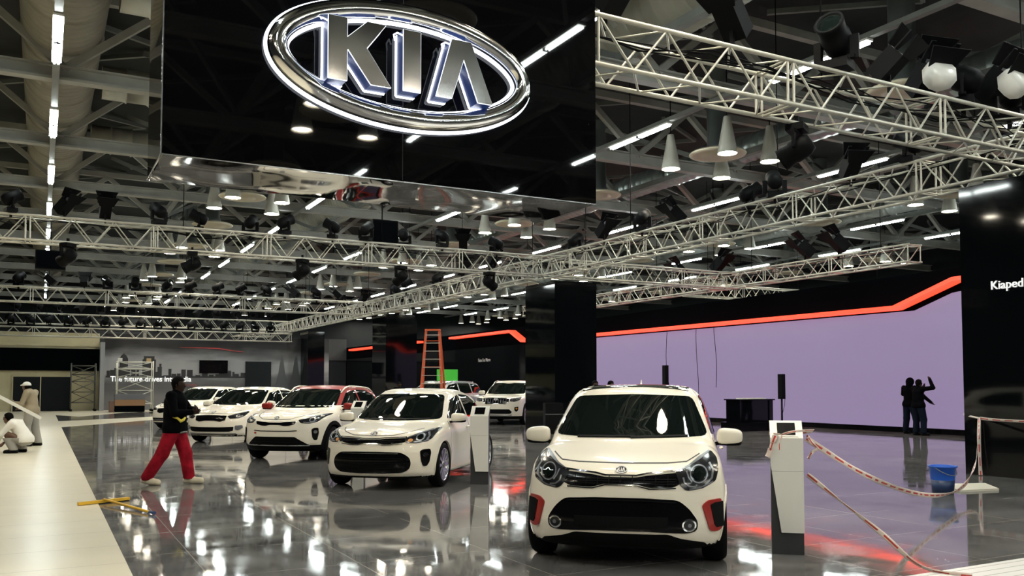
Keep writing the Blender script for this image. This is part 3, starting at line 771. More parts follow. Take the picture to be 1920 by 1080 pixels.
def ribbon(pts, w):
    """polyline -> thin closed outline"""
    P = [np.array(p, float) for p in pts]; L_, R_ = [], []
    for i in range(len(P)):
        d = P[min(i + 1, len(P) - 1)] - P[max(i - 1, 0)]; d /= np.linalg.norm(d); n = np.array((-d[1], d[0]))
        ww = w[i] if isinstance(w, (list, tuple)) else w
        L_.append(tuple(P[i] + n * ww / 2)); R_.append(tuple(P[i] - n * ww / 2))
    return L_ + R_[::-1]
def mir(poly): return [(-x, y) for x, y in poly][::-1]
def ell(cx, cy, rx, ry, n=24): return [(cx + rx * math.cos(2 * PI * i / n), cy + ry * math.sin(2 * PI * i / n)) for i in range(n)]
def superell(name, c, r, m, parent, e=.6, taper=0.0, n=16, M=None):
    mb = MB()
    def sp(a, p): return math.copysign(abs(a) ** p, a)
    def fn(u, v):
        th = (u - .5) * PI; ph = v * 2 * PI
        x = sp(math.cos(th), e) * sp(math.cos(ph), e); y = sp(math.cos(th), e) * sp(math.sin(ph), e); z = sp(math.sin(th), e)
        q = Vector((x * r[0], y * r[1], z * r[2] * (1 + taper * x)))
        if M: q = M @ q
        return q + Vector(c)
    mb.grid(fn, n, n * 2)
    return mb.build(name, m, parent)
def wheel(parent, x, y, rw, side, style, fine, tw=.19):
    """tyre > rim; side = +1/-1 (outer face direction along x)"""
    t = MB(); ri = rw * .745; s = side
    prof = [(ri, 0), (ri + .006, .0), (rw * .86, .012), (rw - .025, .004), (rw - .004, -.02), (rw, -.05), (rw, -tw + .05), (rw - .02, -tw + .01), (ri, -tw), (ri, -.02)]
    M = Matrix.Translation((x, y, rw))
    t.lathe([(r, s * h) for r, h in prof], 40 if fine else 26, M, axis='x', closed=True)
    ty = t.build('wheel', M_rubber, parent)
    r = MB(); n = 40 if fine else 26
    r.lathe([(ri, s * -.004), (ri - .012, s * .002), (ri - .022, s * -.012), (ri - .03, s * -.10), (.05, s * -.11)], n, M, axis='x')
    ns = style
    for k in range(ns):
        a0 = 2 * PI * k / ns
        for da in (-.11, .11) if ns <= 6 else (0,):
            a = a0 + da
            def P(rad, ang, h): return Vector((x + s * h, y + rad * math.cos(ang), rw + rad * math.sin(ang)))
            w0, w1 = (.018, .024)
            t1 = Vector((0, -math.sin(a), math.cos(a)))
            p0, p1 = P(.05, a0 + da * 2, -.02), P(ri - .012, a, -.008)
            vs = [p0 - t1 * w0, p0 + t1 * w0, p1 + t1 * w1, p1 - t1 * w1]
            back = [q - Vector((s * .05, 0, 0)) for q in vs]
            r.add(vs + back, [(0, 1, 2, 3), (0, 4, 5, 1), (1, 5, 6, 2), (2, 6, 7, 3), (3, 7, 4, 0)])
    rim = r.build('rim', M_alloy, ty)
    h = MB().lathe([(.0, s * -.008), (.04, s * -.008), (.058, s * -.02), (.062, s * -.06)], 16, M, axis='x').build('hub_cap', M_alloy, ty)
    bk = MB().lathe([(ri - .03, s * -.095), (.02, s * -.09)], 18, M, axis='x').build('brake_disc', M_black, ty)
    return ty
def emblem(f, c, w, parent, axis='front', sgn=1):
    """small oval badge with three letters"""
    x, z = c; b = patch('emblem', f, ell(x, z, w, w * .52), axis, .006, M_gloss_black, parent, cell=.03, thick=.01)
    out = ell(x, z, w, w * .52); inn = ell(x, z, w * .86, w * .42)
    ringp = out + [out[0]] + [inn[0]] + inn[::-1]
    mb = MB()
    U, V, D = [np.array(a, float) for a in AXES[axis]]
    K = [[(-.62, -.26), (-.62, .26), (-.5, .26), (-.5, -.26)], [(-.5, -.02), (-.34, .26), (-.2, .26), (-.38, 0), (-.18, -.26), (-.32, -.26)],
         [(-.06, -.26), (-.06, .26), (.08, .26), (.08, -.26)], [(.16, -.26), (.30, .26), (.46, .26), (.62, -.26), (.48, -.26), (.38, .1), (.30, -.26)]]
    polys = [[(x + p[0] * w, z + p[1] * w) for p in q] for q in K]
    polys += [[out[i], out[(i + 1) % 24], inn[(i + 1) % 24], inn[i]] for i in range(24)]
    for q in polys:
        P = np.array(q)[:, :1] * U + np.array(q)[:, 1:2] * V + D * 2.6
        H, hit = project(f, P, -D, tmax=2.9); N = grad(f, H); N /= np.linalg.norm(N, axis=1, keepdims=True)
        n = len(q); vs = list(H + N * .010) + list(H + N * .004)
        mb.add(vs, [tuple(range(n))] + [(i, (i + 1) % n, n + (i + 1) % n, n + i) for i in range(n)])
    o = mb.build('emblem_lettering', M_wgloss, b)
    return b
def mirror_part(parent, W0, y, z, side, m, size=(.115, .075, .075)):
    x = side * (W0 + .02)
    mb = MB().bar((side * (W0 - .09), y + .02, z - .075), (side * (W0 + .06), y + .01, z - .055), .07, .03)
    a = mb.build('mirror_arm', M_black, parent)
    c = superell('side_mirror', (side * (W0 + .035 + size[0] * .5), y, z), size, m, parent, e=.62, taper=-.12 * side, n=12)
    b = superell('mirror_base', (side * (W0 + .035 + size[0] * .5), y + .01, z - size[2] * .70), (size[0] * .93, size[1] * .95, size[2] * .42), M_black, c, e=.6, n=8)
    g = superell('mirror_glass', (side * (W0 + .035 + size[0] * .5), y + size[1] * .72, z), (size[0] * .85, size[1] * .35, size[2] * .8), M_chrome, c, e=.6, n=8)
def build_car(S, label, loc, rz, fine=True, feats=None):
    car = thing('car', label, 'car', loc, rz)
    solid, full = make_body(S); L, W, H = S['L'], S['W'], S['H']; W0 = W / 2
    st = .026 if fine else .04
    V, Q = implicit_mesh(full, (-W0 - .05, -L / 2 - .03, S['clear'] - .03), (W0 + .05, L / 2 + .03, H + .06), st)
    for zs in [S.get('cladz', 0)] + ([S['belt'] + .10] if S.get('roof_paint') else []):
        if zs:
            near = np.abs(V[:, 2] - zs) < st * .52; V[near, 2] = zs
    C = V[Q].mean(1); N = np.cross(V[Q[:, 2]] - V[Q[:, 0]], V[Q[:, 3]] - V[Q[:, 1]]); N /= np.linalg.norm(N, axis=1, keepdims=True) + 1e-9
    cen = C - C.mean(0)
    mi = np.zeros(len(Q), int)
    for wy in S['wy']:
        d = np.sqrt((C[:, 1] - wy) ** 2 + (C[:, 2] - S['rw']) ** 2)
        mi[(d < S['ra'] + .012) & (np.abs(N[:, 0]) < .6)] = 1
        mi[(d < S['ra'] - .004)] = 1
    mi[(C[:, 2] < S['clear'] + .03) & (np.abs(N[:, 2]) > .6)] = 1
    zc = S.get('cladz', 0)
    if zc: mi[C[:, 2] < zc] = 1
    rp = 0
    mats = [S['paint'], M_black]
    if S.get('roof_paint'):
        mats.append(S['roof_paint']); mi[(C[:, 2] > S['belt'] + .10)] = 2
    if S.get('pillar_paint') and zc is not None:
        pass
    body = mesh_obj('body', V, Q, mats, car, mi)
    lined = .0045
    for wy in S['wy']:
        for s in (1, -1): wheel(car, s * (W0 + .0), wy, S['rw'], s, S.get('spokes', 5), fine)
    # wheel arch lips
    for wy in S['wy']:
        for s, ax in ((1, 'right'), (-1, 'left')):
            a0 = 10 if wy < 0 else 10
            arc = [(wy + S['ra'] * 1.012 * math.cos(t), S['rw'] + S['ra'] * 1.012 * math.sin(t)) for t in np.linspace(R(-22), R(202), 30)]
            arc = [p for p in arc if p[1] > S['clear'] + .04]
            w = S.get('archw', .02)
            arc2 = [(wy + (S['ra'] + w / 2) * math.cos(t), S['rw'] + (S['ra'] + w / 2) * math.sin(t)) for t in np.linspace(R(-20), R(200), 30)]
            arc2 = [p for p in arc2 if p[1] > S['clear'] + .03]
            patch('wheel_arch', solid, ribbon(arc2, w), ax, .006 if w < .04 else .012, M_black if w > .03 else S['paint'], car, cell=.08, thick=.03)
    # glass
    ws = patch('windshield', solid, rounded(S['ws'], .06), 'front', .004, M_glass, car, cell=.05)
    for s, ax in ((1, 'right'), (-1, 'left')):
        for g in S['sidewin']:
            patch('side_window', solid, rounded(g, .05), ax, .004, M_glass, car, cell=.06)
        for d in S.get('doors', []):
            patch('door_seam', solid, ribbon(d, .008), ax, .0015, M_line, body, cell=.05, thick=.006)
        for hx, hz in S.get('handles', []):
            superell('door_handle', (s * (W0 * 1.0 + .0), hx, hz), (.022, .09, .014), S['paint'], car, e=.8, n=6)
    if 'rearwin' in S: patch('rear_window', solid, rounded(S['rearwin'], .06), 'rear', .004, M_glass, car, cell=.08)
    for fz in S.get('tail', []):
        for q in (fz, mir(fz)): patch('tail_light', solid, rounded(q, .02), 'rear', .006, M_redtrim, car, cell=.06)
    mc = S.get('mirror_paint', S['paint'])
    for s in (1, -1): mirror_part(car, W0 - .03, S['mir'][0], S['mir'][1], s, mc, S.get('mirsize', (.115, .075, .075)))
    # wiper
    for a, b in S.get('wipers', []):
        patch('wiper', solid, ribbon([a, b], .014), 'front', .012, M_black, car, cell=.08, thick=.01)
    for fe in S['feats']:
        nm, poly, m = fe[0], fe[1], fe[2]; o = fe[3] if len(fe) > 3 else {}
        sides = [poly, mir(poly)] if o.get('mirror') else [poly]
        for q in sides:
            r = o.get('r', .02); qq = rounded(q, r) if r else q
            p = patch(nm, solid, qq, o.get('axis', 'front'), o.get('off', .005), m, car, cell=o.get('cell', .04 if fine else .07), thick=o.get('thick', .014))
            for sf in o.get('sub', []):
                sp = mir(sf[1]) if q is not poly else sf[1]
                patch(sf[0], solid, sp, o.get('axis', 'front'), sf[3] if len(sf) > 3 else o.get('off', .005) + .003, sf[2], p, cell=.05, thick=.008)
    if 'badge' in S: emblem(solid, S['badge'], S.get('badgew', .062), car)
    return car, solid
def ring2(cx, cy, r, w, n=20, ry=None):
    """a slit annulus outline"""
    ry = ry or r
    a = [(cx + r * math.cos(2 * PI * i / n), cy + ry * math.sin(2 * PI * i / n)) for i in range(n + 1)]
    b = [(cx + (r - w) * math.cos(2 * PI * i / n), cy + (ry - w) * math.sin(2 * PI * i / n)) for i in range(n + 1)]
    a[-1] = (a[0][0], a[0][1] - .0005); b[-1] = (b[0][0], b[0][1] - .0005)
    return a + b[::-1]

# ---------------------------------------------------------------- the cars of the stand
def spec(L, W, H, wb, oh, **k):
    yf = -L / 2
    S = dict(L=L, W=W, H=H, wy=(yf + oh, yf + oh + wb), paint=M_paint, clear=.17, spokes=5, feats=[])
    S.update(k); return S
# small city hatchback
PIC = spec(3.60, 1.595, 1.485, 2.40, .70, rw=.29, ra=.325, belt=.98, tumble=.34,
  top=[(-2, .74), (-1.72, .785), (-1.4, .895), (-1.0, .995), (-.6, 1.0), (0, 1.0), (1.9, 1.03)],
  roof=[(-1.25, .78), (-.98, 1.01), (-.36, 1.42), (-.2, 1.465), (.15, 1.485), (.8, 1.47), (1.3, 1.41), (1.62, .98), (1.8, .5)],
  front=[(.15, .10), (.25, .03), (.36, 0), (.54, .02), (.69, .045), (.79, .10), (.95, .28)],
  rear=[(.15, .10), (.4, 0), (.8, .02), (1.0, .10), (1.2, .2)], cabw=[(-1.2, .70), (-.8, .735), (0, .75), (1.2, .72), (1.8, .62)],
  plan=[(-1.8, .975), (-1.45, 1.0), (-1.0, 1.01), (0, .985), (1.1, 1.0), (1.8, .90)], bow=.34, wsbow=.20,
  side=[(.15, .95), (.30, 1.0), (.5, 1.0), (.66, .985), (.80, .965), (.92, .93), (1.05, .86)],
  ws=[(-.675, 1.025), (-.3, 1.01), (.3, 1.01), (.675, 1.025), (.53, 1.372), (0, 1.39), (-.53, 1.372)],
  sidewin=[[(-.62, 1.03), (-.18, 1.37), (.25, 1.40), (.25, 1.02)], [(.32, 1.02), (.32, 1.40), (.95, 1.37), (1.12, 1.25), (1.02, 1.04)]],
  doors=[[(-.70, .30), (-.74, .7), (-.66, 1.0)], [(.28, .28), (.28, 1.0)], [(1.0, .62), (1.06, 1.0)]], handles=[(.12, .86), (.88, .88)],
  rearwin=[(-.5, 1.05), (.5, 1.05), (.42, 1.36), (-.42, 1.36)], tail=[[(.52, .8), (.70, .8), (.66, 1.1), (.55, 1.08)]],
  mir=(-.60, 1.012), mirsize=(.112, .07, .075), badge=(0, .790), badgew=.048, wipers=[((-.45, 1.012), (.05, 1.02)), ((.02, 1.012), (.5, 1.025))],
  feats=[
   ('hood_seam', ribbon([(-.60, .965), (-.5, .915), (-.35, .905), (0, .902), (.35, .905), (.5, .915), (.60, .965)], .007), M_line, dict(r=0, off=.002, thick=.006)),
   ('upper_grille', [(-.45, .838), (-.2, .815), (-.12, .80), (.12, .80), (.2, .815), (.45, .838), (.47, .76), (.40, .728), (.22, .725), (.12, .752), (-.12, .752), (-.22, .725), (-.40, .728), (-.47, .76)], M_gloss_black, dict(off=.004,
      sub=[('grille_slat', ribbon([(-.42, z), (.42, z)], .006), M_black, .007) for z in (.752, .770, .788)] + [('grille_slat', ribbon([(x, .738 if abs(x) > .15 else .755), (x, .808)], .006), M_black, .007) for x in (-.36, -.27, -.18, -.09, 0, .09, .18, .27, .36)])),
   ('chrome_strip', ribbon([(-.47, .852), (-.2, .828), (-.12, .812), (.12, .812), (.2, .828), (.47, .852)], .012), M_chrome, dict(r=0, off=.009)),
   ('grille_lower_strip', ribbon([(-.42, .722), (-.22, .716), (-.12, .742), (.12, .742), (.22, .716), (.42, .722)], .010), M_chrome, dict(r=0, off=.008)),
   ('headlight', [(.415, .845), (.50, .87), (.60, .925), (.685, .985), (.735, .93), (.745, .85), (.72, .765), (.62, .715), (.50, .70), (.455, .74)], M_lamp, dict(mirror=True, off=.006,
      sub=[('light_bar', ribbon([(.44, .848), (.52, .885), (.60, .935), (.675, .978)], [.006, .012, .02, .012]), M_lampclear),
           ('projector_ring', ring2(.592, .822, .068, .009), M_lampclear), ('projector_lens', ell(.592, .822, .045, .045), M_glass, .016),
           ('light_bar', ribbon([(.672, .90), (.70, .85), (.69, .79), (.64, .745)], .014), M_lampclear), ('light_bar', ribbon([(.475, .80), (.485, .76), (.52, .735), (.57, .728)], .012), M_lampclear),
           ('light_bar', ribbon([(.50, .845), (.515, .80), (.54, .765)], .010), M_lampclear), ('indicator', ribbon([(.52, .712), (.60, .722), (.70, .762)], .010), M_lampclear)])),
   ('lower_intake', [(-.44, .630), (-.2, .645), (.2, .645), (.44, .630), (.52, .56), (.585, .46), (.575, .385), (.5, .372), (.2, .388), (-.2, .388), (-.5, .372), (-.575, .385), (-.585, .46), (-.52, .56)], M_gloss_black, dict(off=.006, r=.04,
      sub=[('intake_edge', ribbon([(-.42, .612), (-.2, .625), (.2, .625), (.42, .612)], .010), M_black, .014), ('mesh_panel', [(-.36, .42), (.36, .42), (.36, .50), (-.36, .50)], M_black, .010)])),
   ('fog_light', ell(.515, .435, .052, .050), M_chrome, dict(mirror=True, off=.012, r=0, sub=[('fog_lens', ell(.515, .435, .038, .036), M_lamp, .018), ('fog_bulb', ell(.515, .435, .014, .014), M_lampclear, .022)])),
   ('air_curtain', [(.615, .585), (.66, .622), (.755, .625), (.765, .40), (.735, .372), (.672, .378)], M_redtrim, dict(mirror=True, off=.014, r=.02, sub=[('vent', [(.672, .583), (.70, .598), (.765, .600), (.77, .405), (.715, .405), (.70, .43)], M_black, .018)])),
   ('lower_slot', [(-.33, .352), (-.115, .354), (-.115, .326), (-.29, .326)], M_black, dict(mirror=True, r=.006)),
   ('lower_slot', [(-.10, .354), (.10, .354), (.10, .326), (-.10, .326)], M_black, dict(r=.006)),
   ('lower_valance', [(-.64, .285), (-.45, .33), (-.36, .365), (.36, .365), (.45, .33), (.64, .285), (.66, .24), (.6, .235), (-.6, .235), (-.66, .24)], M_black, dict(off=.004)),
   ('sunroof', [(-.50, -.22), (.50, -.22), (.5, .55), (-.5, .55)], M_glass, dict(axis='top', r=.05, off=.004, cell=.12)),
   ('sill_trim', ribbon([(-.68, .235), (.75, .235)], .05), M_redtrim, dict(axis='right', r=.01, off=.008, cell=.2)),
  ])
def lower_feats(fs, dz):
    out = []
    for f_ in fs:
        o = dict(f_[3]) if len(f_) > 3 else {}
        if o.get('axis', 'front') != 'front': out.append(f_); continue
        if 'sub' in o: o['sub'] = [(q[0], [(p[0], p[1] - dz) for p in q[1]]) + tuple(q[2:]) for q in o['sub']]
        out.append((f_[0], [(p[0], p[1] - dz) for p in f_[1]], f_[2], o))
    return out
PIC['feats'] = lower_feats(PIC['feats'], .063)
# compact hatchback
RIO = spec(4.065, 1.725, 1.45, 2.58, .83, rw=.325, ra=.352, belt=.93, tumble=.42, spokes=10, archw=.02,
  top=[(-2.2, .76), (-1.98, .78), (-1.6, .87), (-1.1, .955), (-.6, .95), (0, .94), (1.2, .98), (2.1, 1.0)],
  roof=[(-1.6, .70), (-1.12, .965), (-.42, 1.34), (-.2, 1.405), (.2, 1.45), (.8, 1.43), (1.35, 1.35), (1.85, .98), (2.0, .5)],
  front=[(.15, .12), (.25, .03), (.4, 0), (.55, .01), (.68, .045), (.78, .12), (.95, .35)],
  rear=[(.15, .12), (.4, 0), (.8, .03), (1.0, .12), (1.2, .2)], cabw=[(-1.5, .74), (-.8, .80), (0, .82), (1.2, .78), (2.0, .64)],
  plan=[(-2.03, .92), (-1.6, .985), (-1.1, 1.0), (0, .985), (1.3, 1.0), (2.03, .88)], bow=.40, wsbow=.24,
  side=[(.15, .95), (.3, .985), (.5, 1.0), (.66, .99), (.78, .985), (.88, .95), (1.0, .87)],
  ws=[(-.70, .985), (-.3, .965), (.3, .965), (.70, .985), (.56, 1.345), (0, 1.365), (-.56, 1.345)],
  sidewin=[[(-.72, .985), (-.25, 1.27), (.20, 1.345), (.22, .975)], [(.30, .975), (.28, 1.35), (.85, 1.32), (1.25, 1.17), (1.32, 1.05), (1.1, .99)]],
  doors=[[(-.82, .30), (-.86, .65), (-.75, .95)], [(.26, .28), (.26, .96)], [(1.06, .64), (1.14, .97)]], handles=[(.10, .83), (.98, .85)],
  rearwin=[(-.5, 1.0), (.5, 1.0), (.42, 1.28), (-.42, 1.28)], tail=[[(.5, .8), (.74, .8), (.72, .98), (.55, .95)]],
  mir=(-.68, 1.00), mirsize=(.118, .08, .068), badge=(0, .80), badgew=.055, wipers=[((-.5, .975), (.05, .985)), ((.02, .975), (.55, .985))],
  feats=[
   ('hood_seam', ribbon([(-.62, .87), (-.5, .825), (-.3, .782), (0, .775), (.3, .782), (.5, .825), (.62, .87)], .007), M_line, dict(r=0, off=.002, thick=.006)),
   ('upper_grille', [(-.50, .745), (-.2, .735), (-.12, .722), (.12, .722), (.2, .735), (.50, .745), (.50, .69), (.3, .658), (.2, .655), (.1, .675), (-.1, .675), (-.2, .655), (-.3, .658), (-.50, .69)], M_gloss_black, dict(off=.005, sub=[('grille_mesh', ribbon([(-.44, .705), (.44, .705)], .012), M_black, .012)])),
   ('chrome_strip', ribbon([(-.5, .756), (-.2, .746), (-.12, .733), (.12, .733), (.2, .746), (.5, .756)], .010), M_chrome, dict(r=0, off=.009)),
   ('grille_lower_strip', ribbon([(-.46, .668), (-.3, .650), (-.2, .646), (-.1, .666), (.1, .666), (.2, .646), (.3, .650), (.46, .668)], .009), M_chrome, dict(r=0, off=.009)),
   ('headlight', [(.475, .742), (.60, .80), (.74, .862), (.80, .875), (.815, .82), (.80, .74), (.76, .695), (.64, .672), (.50, .680)], M_lamp, dict(mirror=True, off=.006,
      sub=[('light_bar', ribbon([(.50, .745), (.62, .795), (.74, .85), (.795, .862)], [.006, .014, .020, .012]), M_lampclear), ('projector_ring', ring2(.665, .755, .052, .014), M_lampclear),
           ('projector_lens', ell(.665, .755, .03, .03), M_glass, .016), ('indicator', ell(.555, .712, .03, .022), M_amber), ('light_bar', ribbon([(.73, .82), (.76, .77), (.745, .715)], .02), M_lampclear),
           ('light_bar', ribbon([(.60, .69), (.70, .692), (.77, .72)], .012), M_lampclear)])),
   ('lower_intake', [(-.46, .548), (-.2, .556), (.2, .556), (.46, .548), (.56, .48), (.585, .40), (.56, .31), (.47, .262), (.2, .252), (-.2, .252), (-.47, .262), (-.56, .31), (-.585, .40), (-.56, .48)], M_gloss_black, dict(off=.006, r=.05, sub=[('intake_slat', ribbon([(-.50, z), (.50, z)], .012), M_black, .014) for z in (.32, .39, .46)] + [('intake_lip', ribbon([(-.42, .532), (.42, .532)], .008), M_alloy, .014)])),
   ('fog_light_bezel', [(.685, .565), (.715, .585), (.79, .59), (.80, .53), (.785, .40), (.755, .345), (.72, .35), (.70, .43)], M_gloss_black, dict(mirror=True, r=.02, off=.008, sub=[('fog_ring', ring2(.745, .515, .034, .008), M_chrome, .014), ('fog_lens', ell(.745, .515, .024, .024), M_lamp, .014)])),
   ('lower_valance', [(-.70, .205), (.70, .205), (.66, .18), (-.66, .18)], M_black, dict(off=.004)),
  ])
# small crossover with a red roof
STO = spec(4.14, 1.76, 1.50, 2.58, .83, rw=.335, ra=.375, belt=.98, tumble=.42, spokes=5, archw=.07, cladz=.33, clear=.20, roof_paint=M_red_paint, mirror_paint=M_red_paint,
  top=[(-2.3, .84), (-2.0, .87), (-1.6, .945), (-1.1, 1.02), (-.6, 1.0), (0, .99), (1.2, 1.03), (2.1, 1.05)],
  roof=[(-1.6, .75), (-1.10, 1.03), (-.42, 1.40), (-.2, 1.46), (.2, 1.495), (.9, 1.48), (1.45, 1.41), (1.88, 1.02), (2.02, .5)],
  front=[(.2, .14), (.3, .05), (.45, 0), (.65, .005), (.8, .04), (.9, .12), (1.05, .35)],
  rear=[(.2, .12), (.4, 0), (.8, .03), (1.0, .12), (1.2, .2)], cabw=[(-1.5, .76), (-.8, .82), (0, .84), (1.2, .80), (2.0, .66)],
  plan=[(-2.07, .94), (-1.6, .99), (-1.1, 1.0), (0, .985), (1.3, 1.0), (2.07, .9)], bow=.38, wsbow=.24,
  side=[(.15, .95), (.3, .985), (.5, 1.0), (.70, .99), (.85, .98), (.95, .94), (1.08, .87)],
  ws=[(-.71, 1.05), (-.3, 1.03), (.3, 1.03), (.71, 1.05), (.575, 1.40), (0, 1.42), (-.575, 1.40)],
  sidewin=[[(-.72, 1.04), (-.25, 1.33), (.20, 1.40), (.22, 1.03)], [(.30, 1.03), (.28, 1.40), (.85, 1.38), (1.22, 1.25), (1.30, 1.12), (1.1, 1.04)]],
  doors=[[(-.82, .36), (-.86, .7), (-.75, 1.0)], [(.26, .36), (.26, 1.0)]], handles=[(.10, .88), (.98, .90)],
  mir=(-.68, 1.06), mirsize=(.115, .08, .07), badge=(0, .855), badgew=.055,
  feats=[
   ('hood_seam', ribbon([(-.62, .95), (-.5, .90), (-.3, .832), (0, .822), (.3, .832), (.5, .90), (.62, .95)], .008), M_line, dict(r=0, off=.002, thick=.006)),
   ('upper_grille', [(-.43, .79), (-.2, .778), (-.12, .765), (.12, .765), (.2, .778), (.43, .79), (.41, .735), (.3, .705), (.2, .70), (.1, .72), (-.1, .72), (-.2, .70), (-.3, .705), (-.41, .735)], M_gloss_black, dict(off=.006)),
   ('headlight', [(.46, .815), (.60, .86), (.75, .92), (.82, .93), (.825, .86), (.78, .78), (.66, .745), (.52, .755)], M_lamp, dict(mirror=True, off=.006, sub=[('light_bar', ribbon([(.49, .818), (.62, .86), (.75, .905), (.80, .912)], .016), M_lampclear), ('projector_ring', ring2(.69, .82, .045, .014), M_lampclear), ('light_bar', ribbon([(.56, .775), (.68, .766), (.76, .80)], .014), M_lampclear)])),
   ('slot_line', ribbon([(-.46, .612), (-.3, .602), (.3, .602), (.46, .612)], .016), M_black, dict(r=0)),
   ('tow_hook', ell(-.42, .565, .02, .016), M_redtrim, dict(r=0, off=.02)),
   ('lower_intake', [(-.42, .492), (.42, .492), (.58, .385), (.65, .335), (-.65, .335), (-.58, .385)], M_black, dict(off=.008, r=.02, sub=[('intake_slat', ribbon([(-.5, .40), (.5, .40)], .02), M_gloss_black, .016)])),
   ('skid_plate', ribbon([(-.66, .325), (.66, .325)], .016), M_alloy, dict(r=0, off=.016)),
   ('fog_light_bezel', [(.70, .63), (.735, .665), (.79, .665), (.80, .56), (.78, .43), (.74, .42), (.715, .48)], M_black, dict(mirror=True, r=.02, off=.010, sub=[('fog_lens', ell(.755, .585, .024, .03), M_lampclear, .016)])),
  ])
# low saloon-like car, two of them in the row
CEE = spec(4.36, 1.80, 1.46, 2.70, .88, rw=.325, ra=.36, belt=.95, tumble=.42, archw=.02, spokes=5,
  top=[(-2.4, .74), (-2.1, .77), (-1.7, .86), (-1.1, .97), (-.6, .96), (0, .95), (1.4, 1.0), (2.2, 1.02)],
  roof=[(-1.7, .70), (-1.12, .98), (-.35, 1.36), (-.1, 1.42), (.3, 1.455), (.9, 1.44), (1.5, 1.34), (2.05, .98), (2.15, .5)],
  front=[(.15, .14), (.25, .04), (.4, 0), (.55, .01), (.68, .045), (.78, .12), (.95, .35)],
  rear=[(.15, .12), (.4, 0), (.8, .03), (1.0, .12), (1.2, .2)], cabw=[(-1.5, .78), (-.8, .84), (0, .86), (1.2, .82), (2.1, .66)],
  plan=[(-2.18, .93), (-1.7, .99), (-1.1, 1.0), (0, .985), (1.3, 1.0), (2.18, .9)], bow=.42, wsbow=.24,
  side=[(.15, .95), (.3, .985), (.5, 1.0), (.66, .99), (.78, .985), (.9, .95), (1.0, .87)],
  ws=[(-.74, .99), (-.3, .97), (.3, .97), (.74, .99), (.60, 1.36), (0, 1.38), (-.60, 1.36)],
  sidewin=[[(-.75, .99), (-.25, 1.29), (.25, 1.36), (.27, .98)], [(.34, .98), (.32, 1.36), (.95, 1.33), (1.4, 1.17), (1.45, 1.05), (1.1, .99)]],
  doors=[[(-.86, .30), (-.90, .65), (-.8, .95)], [(.30, .28), (.30, .96)]], handles=[(.14, .84), (1.0, .86)],
  mir=(-.72, 1.0), badge=(0, .80), badgew=.055,
  feats=[
   ('hood_seam', ribbon([(-.62, .84), (-.4, .775), (0, .765), (.4, .775), (.62, .84)], .008), M_line, dict(r=0, off=.002, thick=.006)),
   ('upper_grille', [(-.44, .71), (-.1, .725), (.1, .725), (.44, .71), (.42, .60), (.3, .565), (.12, .59), (-.12, .59), (-.3, .565), (-.42, .60)], M_gloss_black, dict(off=.006, sub=[('grille_frame', ribbon([(-.42, .60), (-.3, .565), (-.12, .59), (.12, .59), (.3, .565), (.42, .60)], .012), M_chrome, .012)])),
   ('headlight', [(.45, .70), (.62, .76), (.80, .82), (.83, .79), (.80, .70), (.70, .645), (.52, .635)], M_lamp, dict(mirror=True, off=.006, sub=[('light_bar', ribbon([(.47, .70), (.62, .75), (.78, .80)], .014), M_lampclear), ('projector_ring', ring2(.68, .705, .04, .014), M_lampclear)])),
   ('lower_intake', [(-.62, .43), (-.3, .42), (.3, .42), (.62, .43), (.60, .33), (.5, .305), (-.5, .305), (-.60, .33)], M_black, dict(off=.008, r=.02)),
   ('fog_light', [(.64, .46), (.78, .47), (.79, .40), (.70, .34), (.64, .36)], M_lampclear, dict(mirror=True, r=.02, off=.010)),
   ('lower_lip', ribbon([(-.66, .265), (.66, .265)], .014), M_alloy, dict(r=0, off=.010)),
   ('lower_valance', [(-.68, .24), (.68, .24), (.64, .18), (-.64, .18)], M_black, dict(off=.005)),
  ])
CE2 = dict(CEE); CE2['feats'] = CEE['feats'][:2] + [
   ('headlight', [(.45, .70), (.62, .75), (.82, .80), (.80, .70), (.66, .655), (.5, .66)], M_lamp, dict(mirror=True, off=.006, sub=[('light_bar', ribbon([(.5, .70), (.62, .73), (.76, .765)], .02), M_lampclear)])),
   ('lower_intake', [(-.70, .40), (.70, .40), (.66, .30), (-.66, .30)], M_black, dict(off=.008, r=.02, sub=[('chrome_blade', ribbon([(-.66, .345), (.66, .345)], .014), M_alloy, .016)])),
   ('lower_valance', [(-.68, .25), (.68, .25), (.64, .18), (-.64, .18)], M_black, dict(off=.005))]
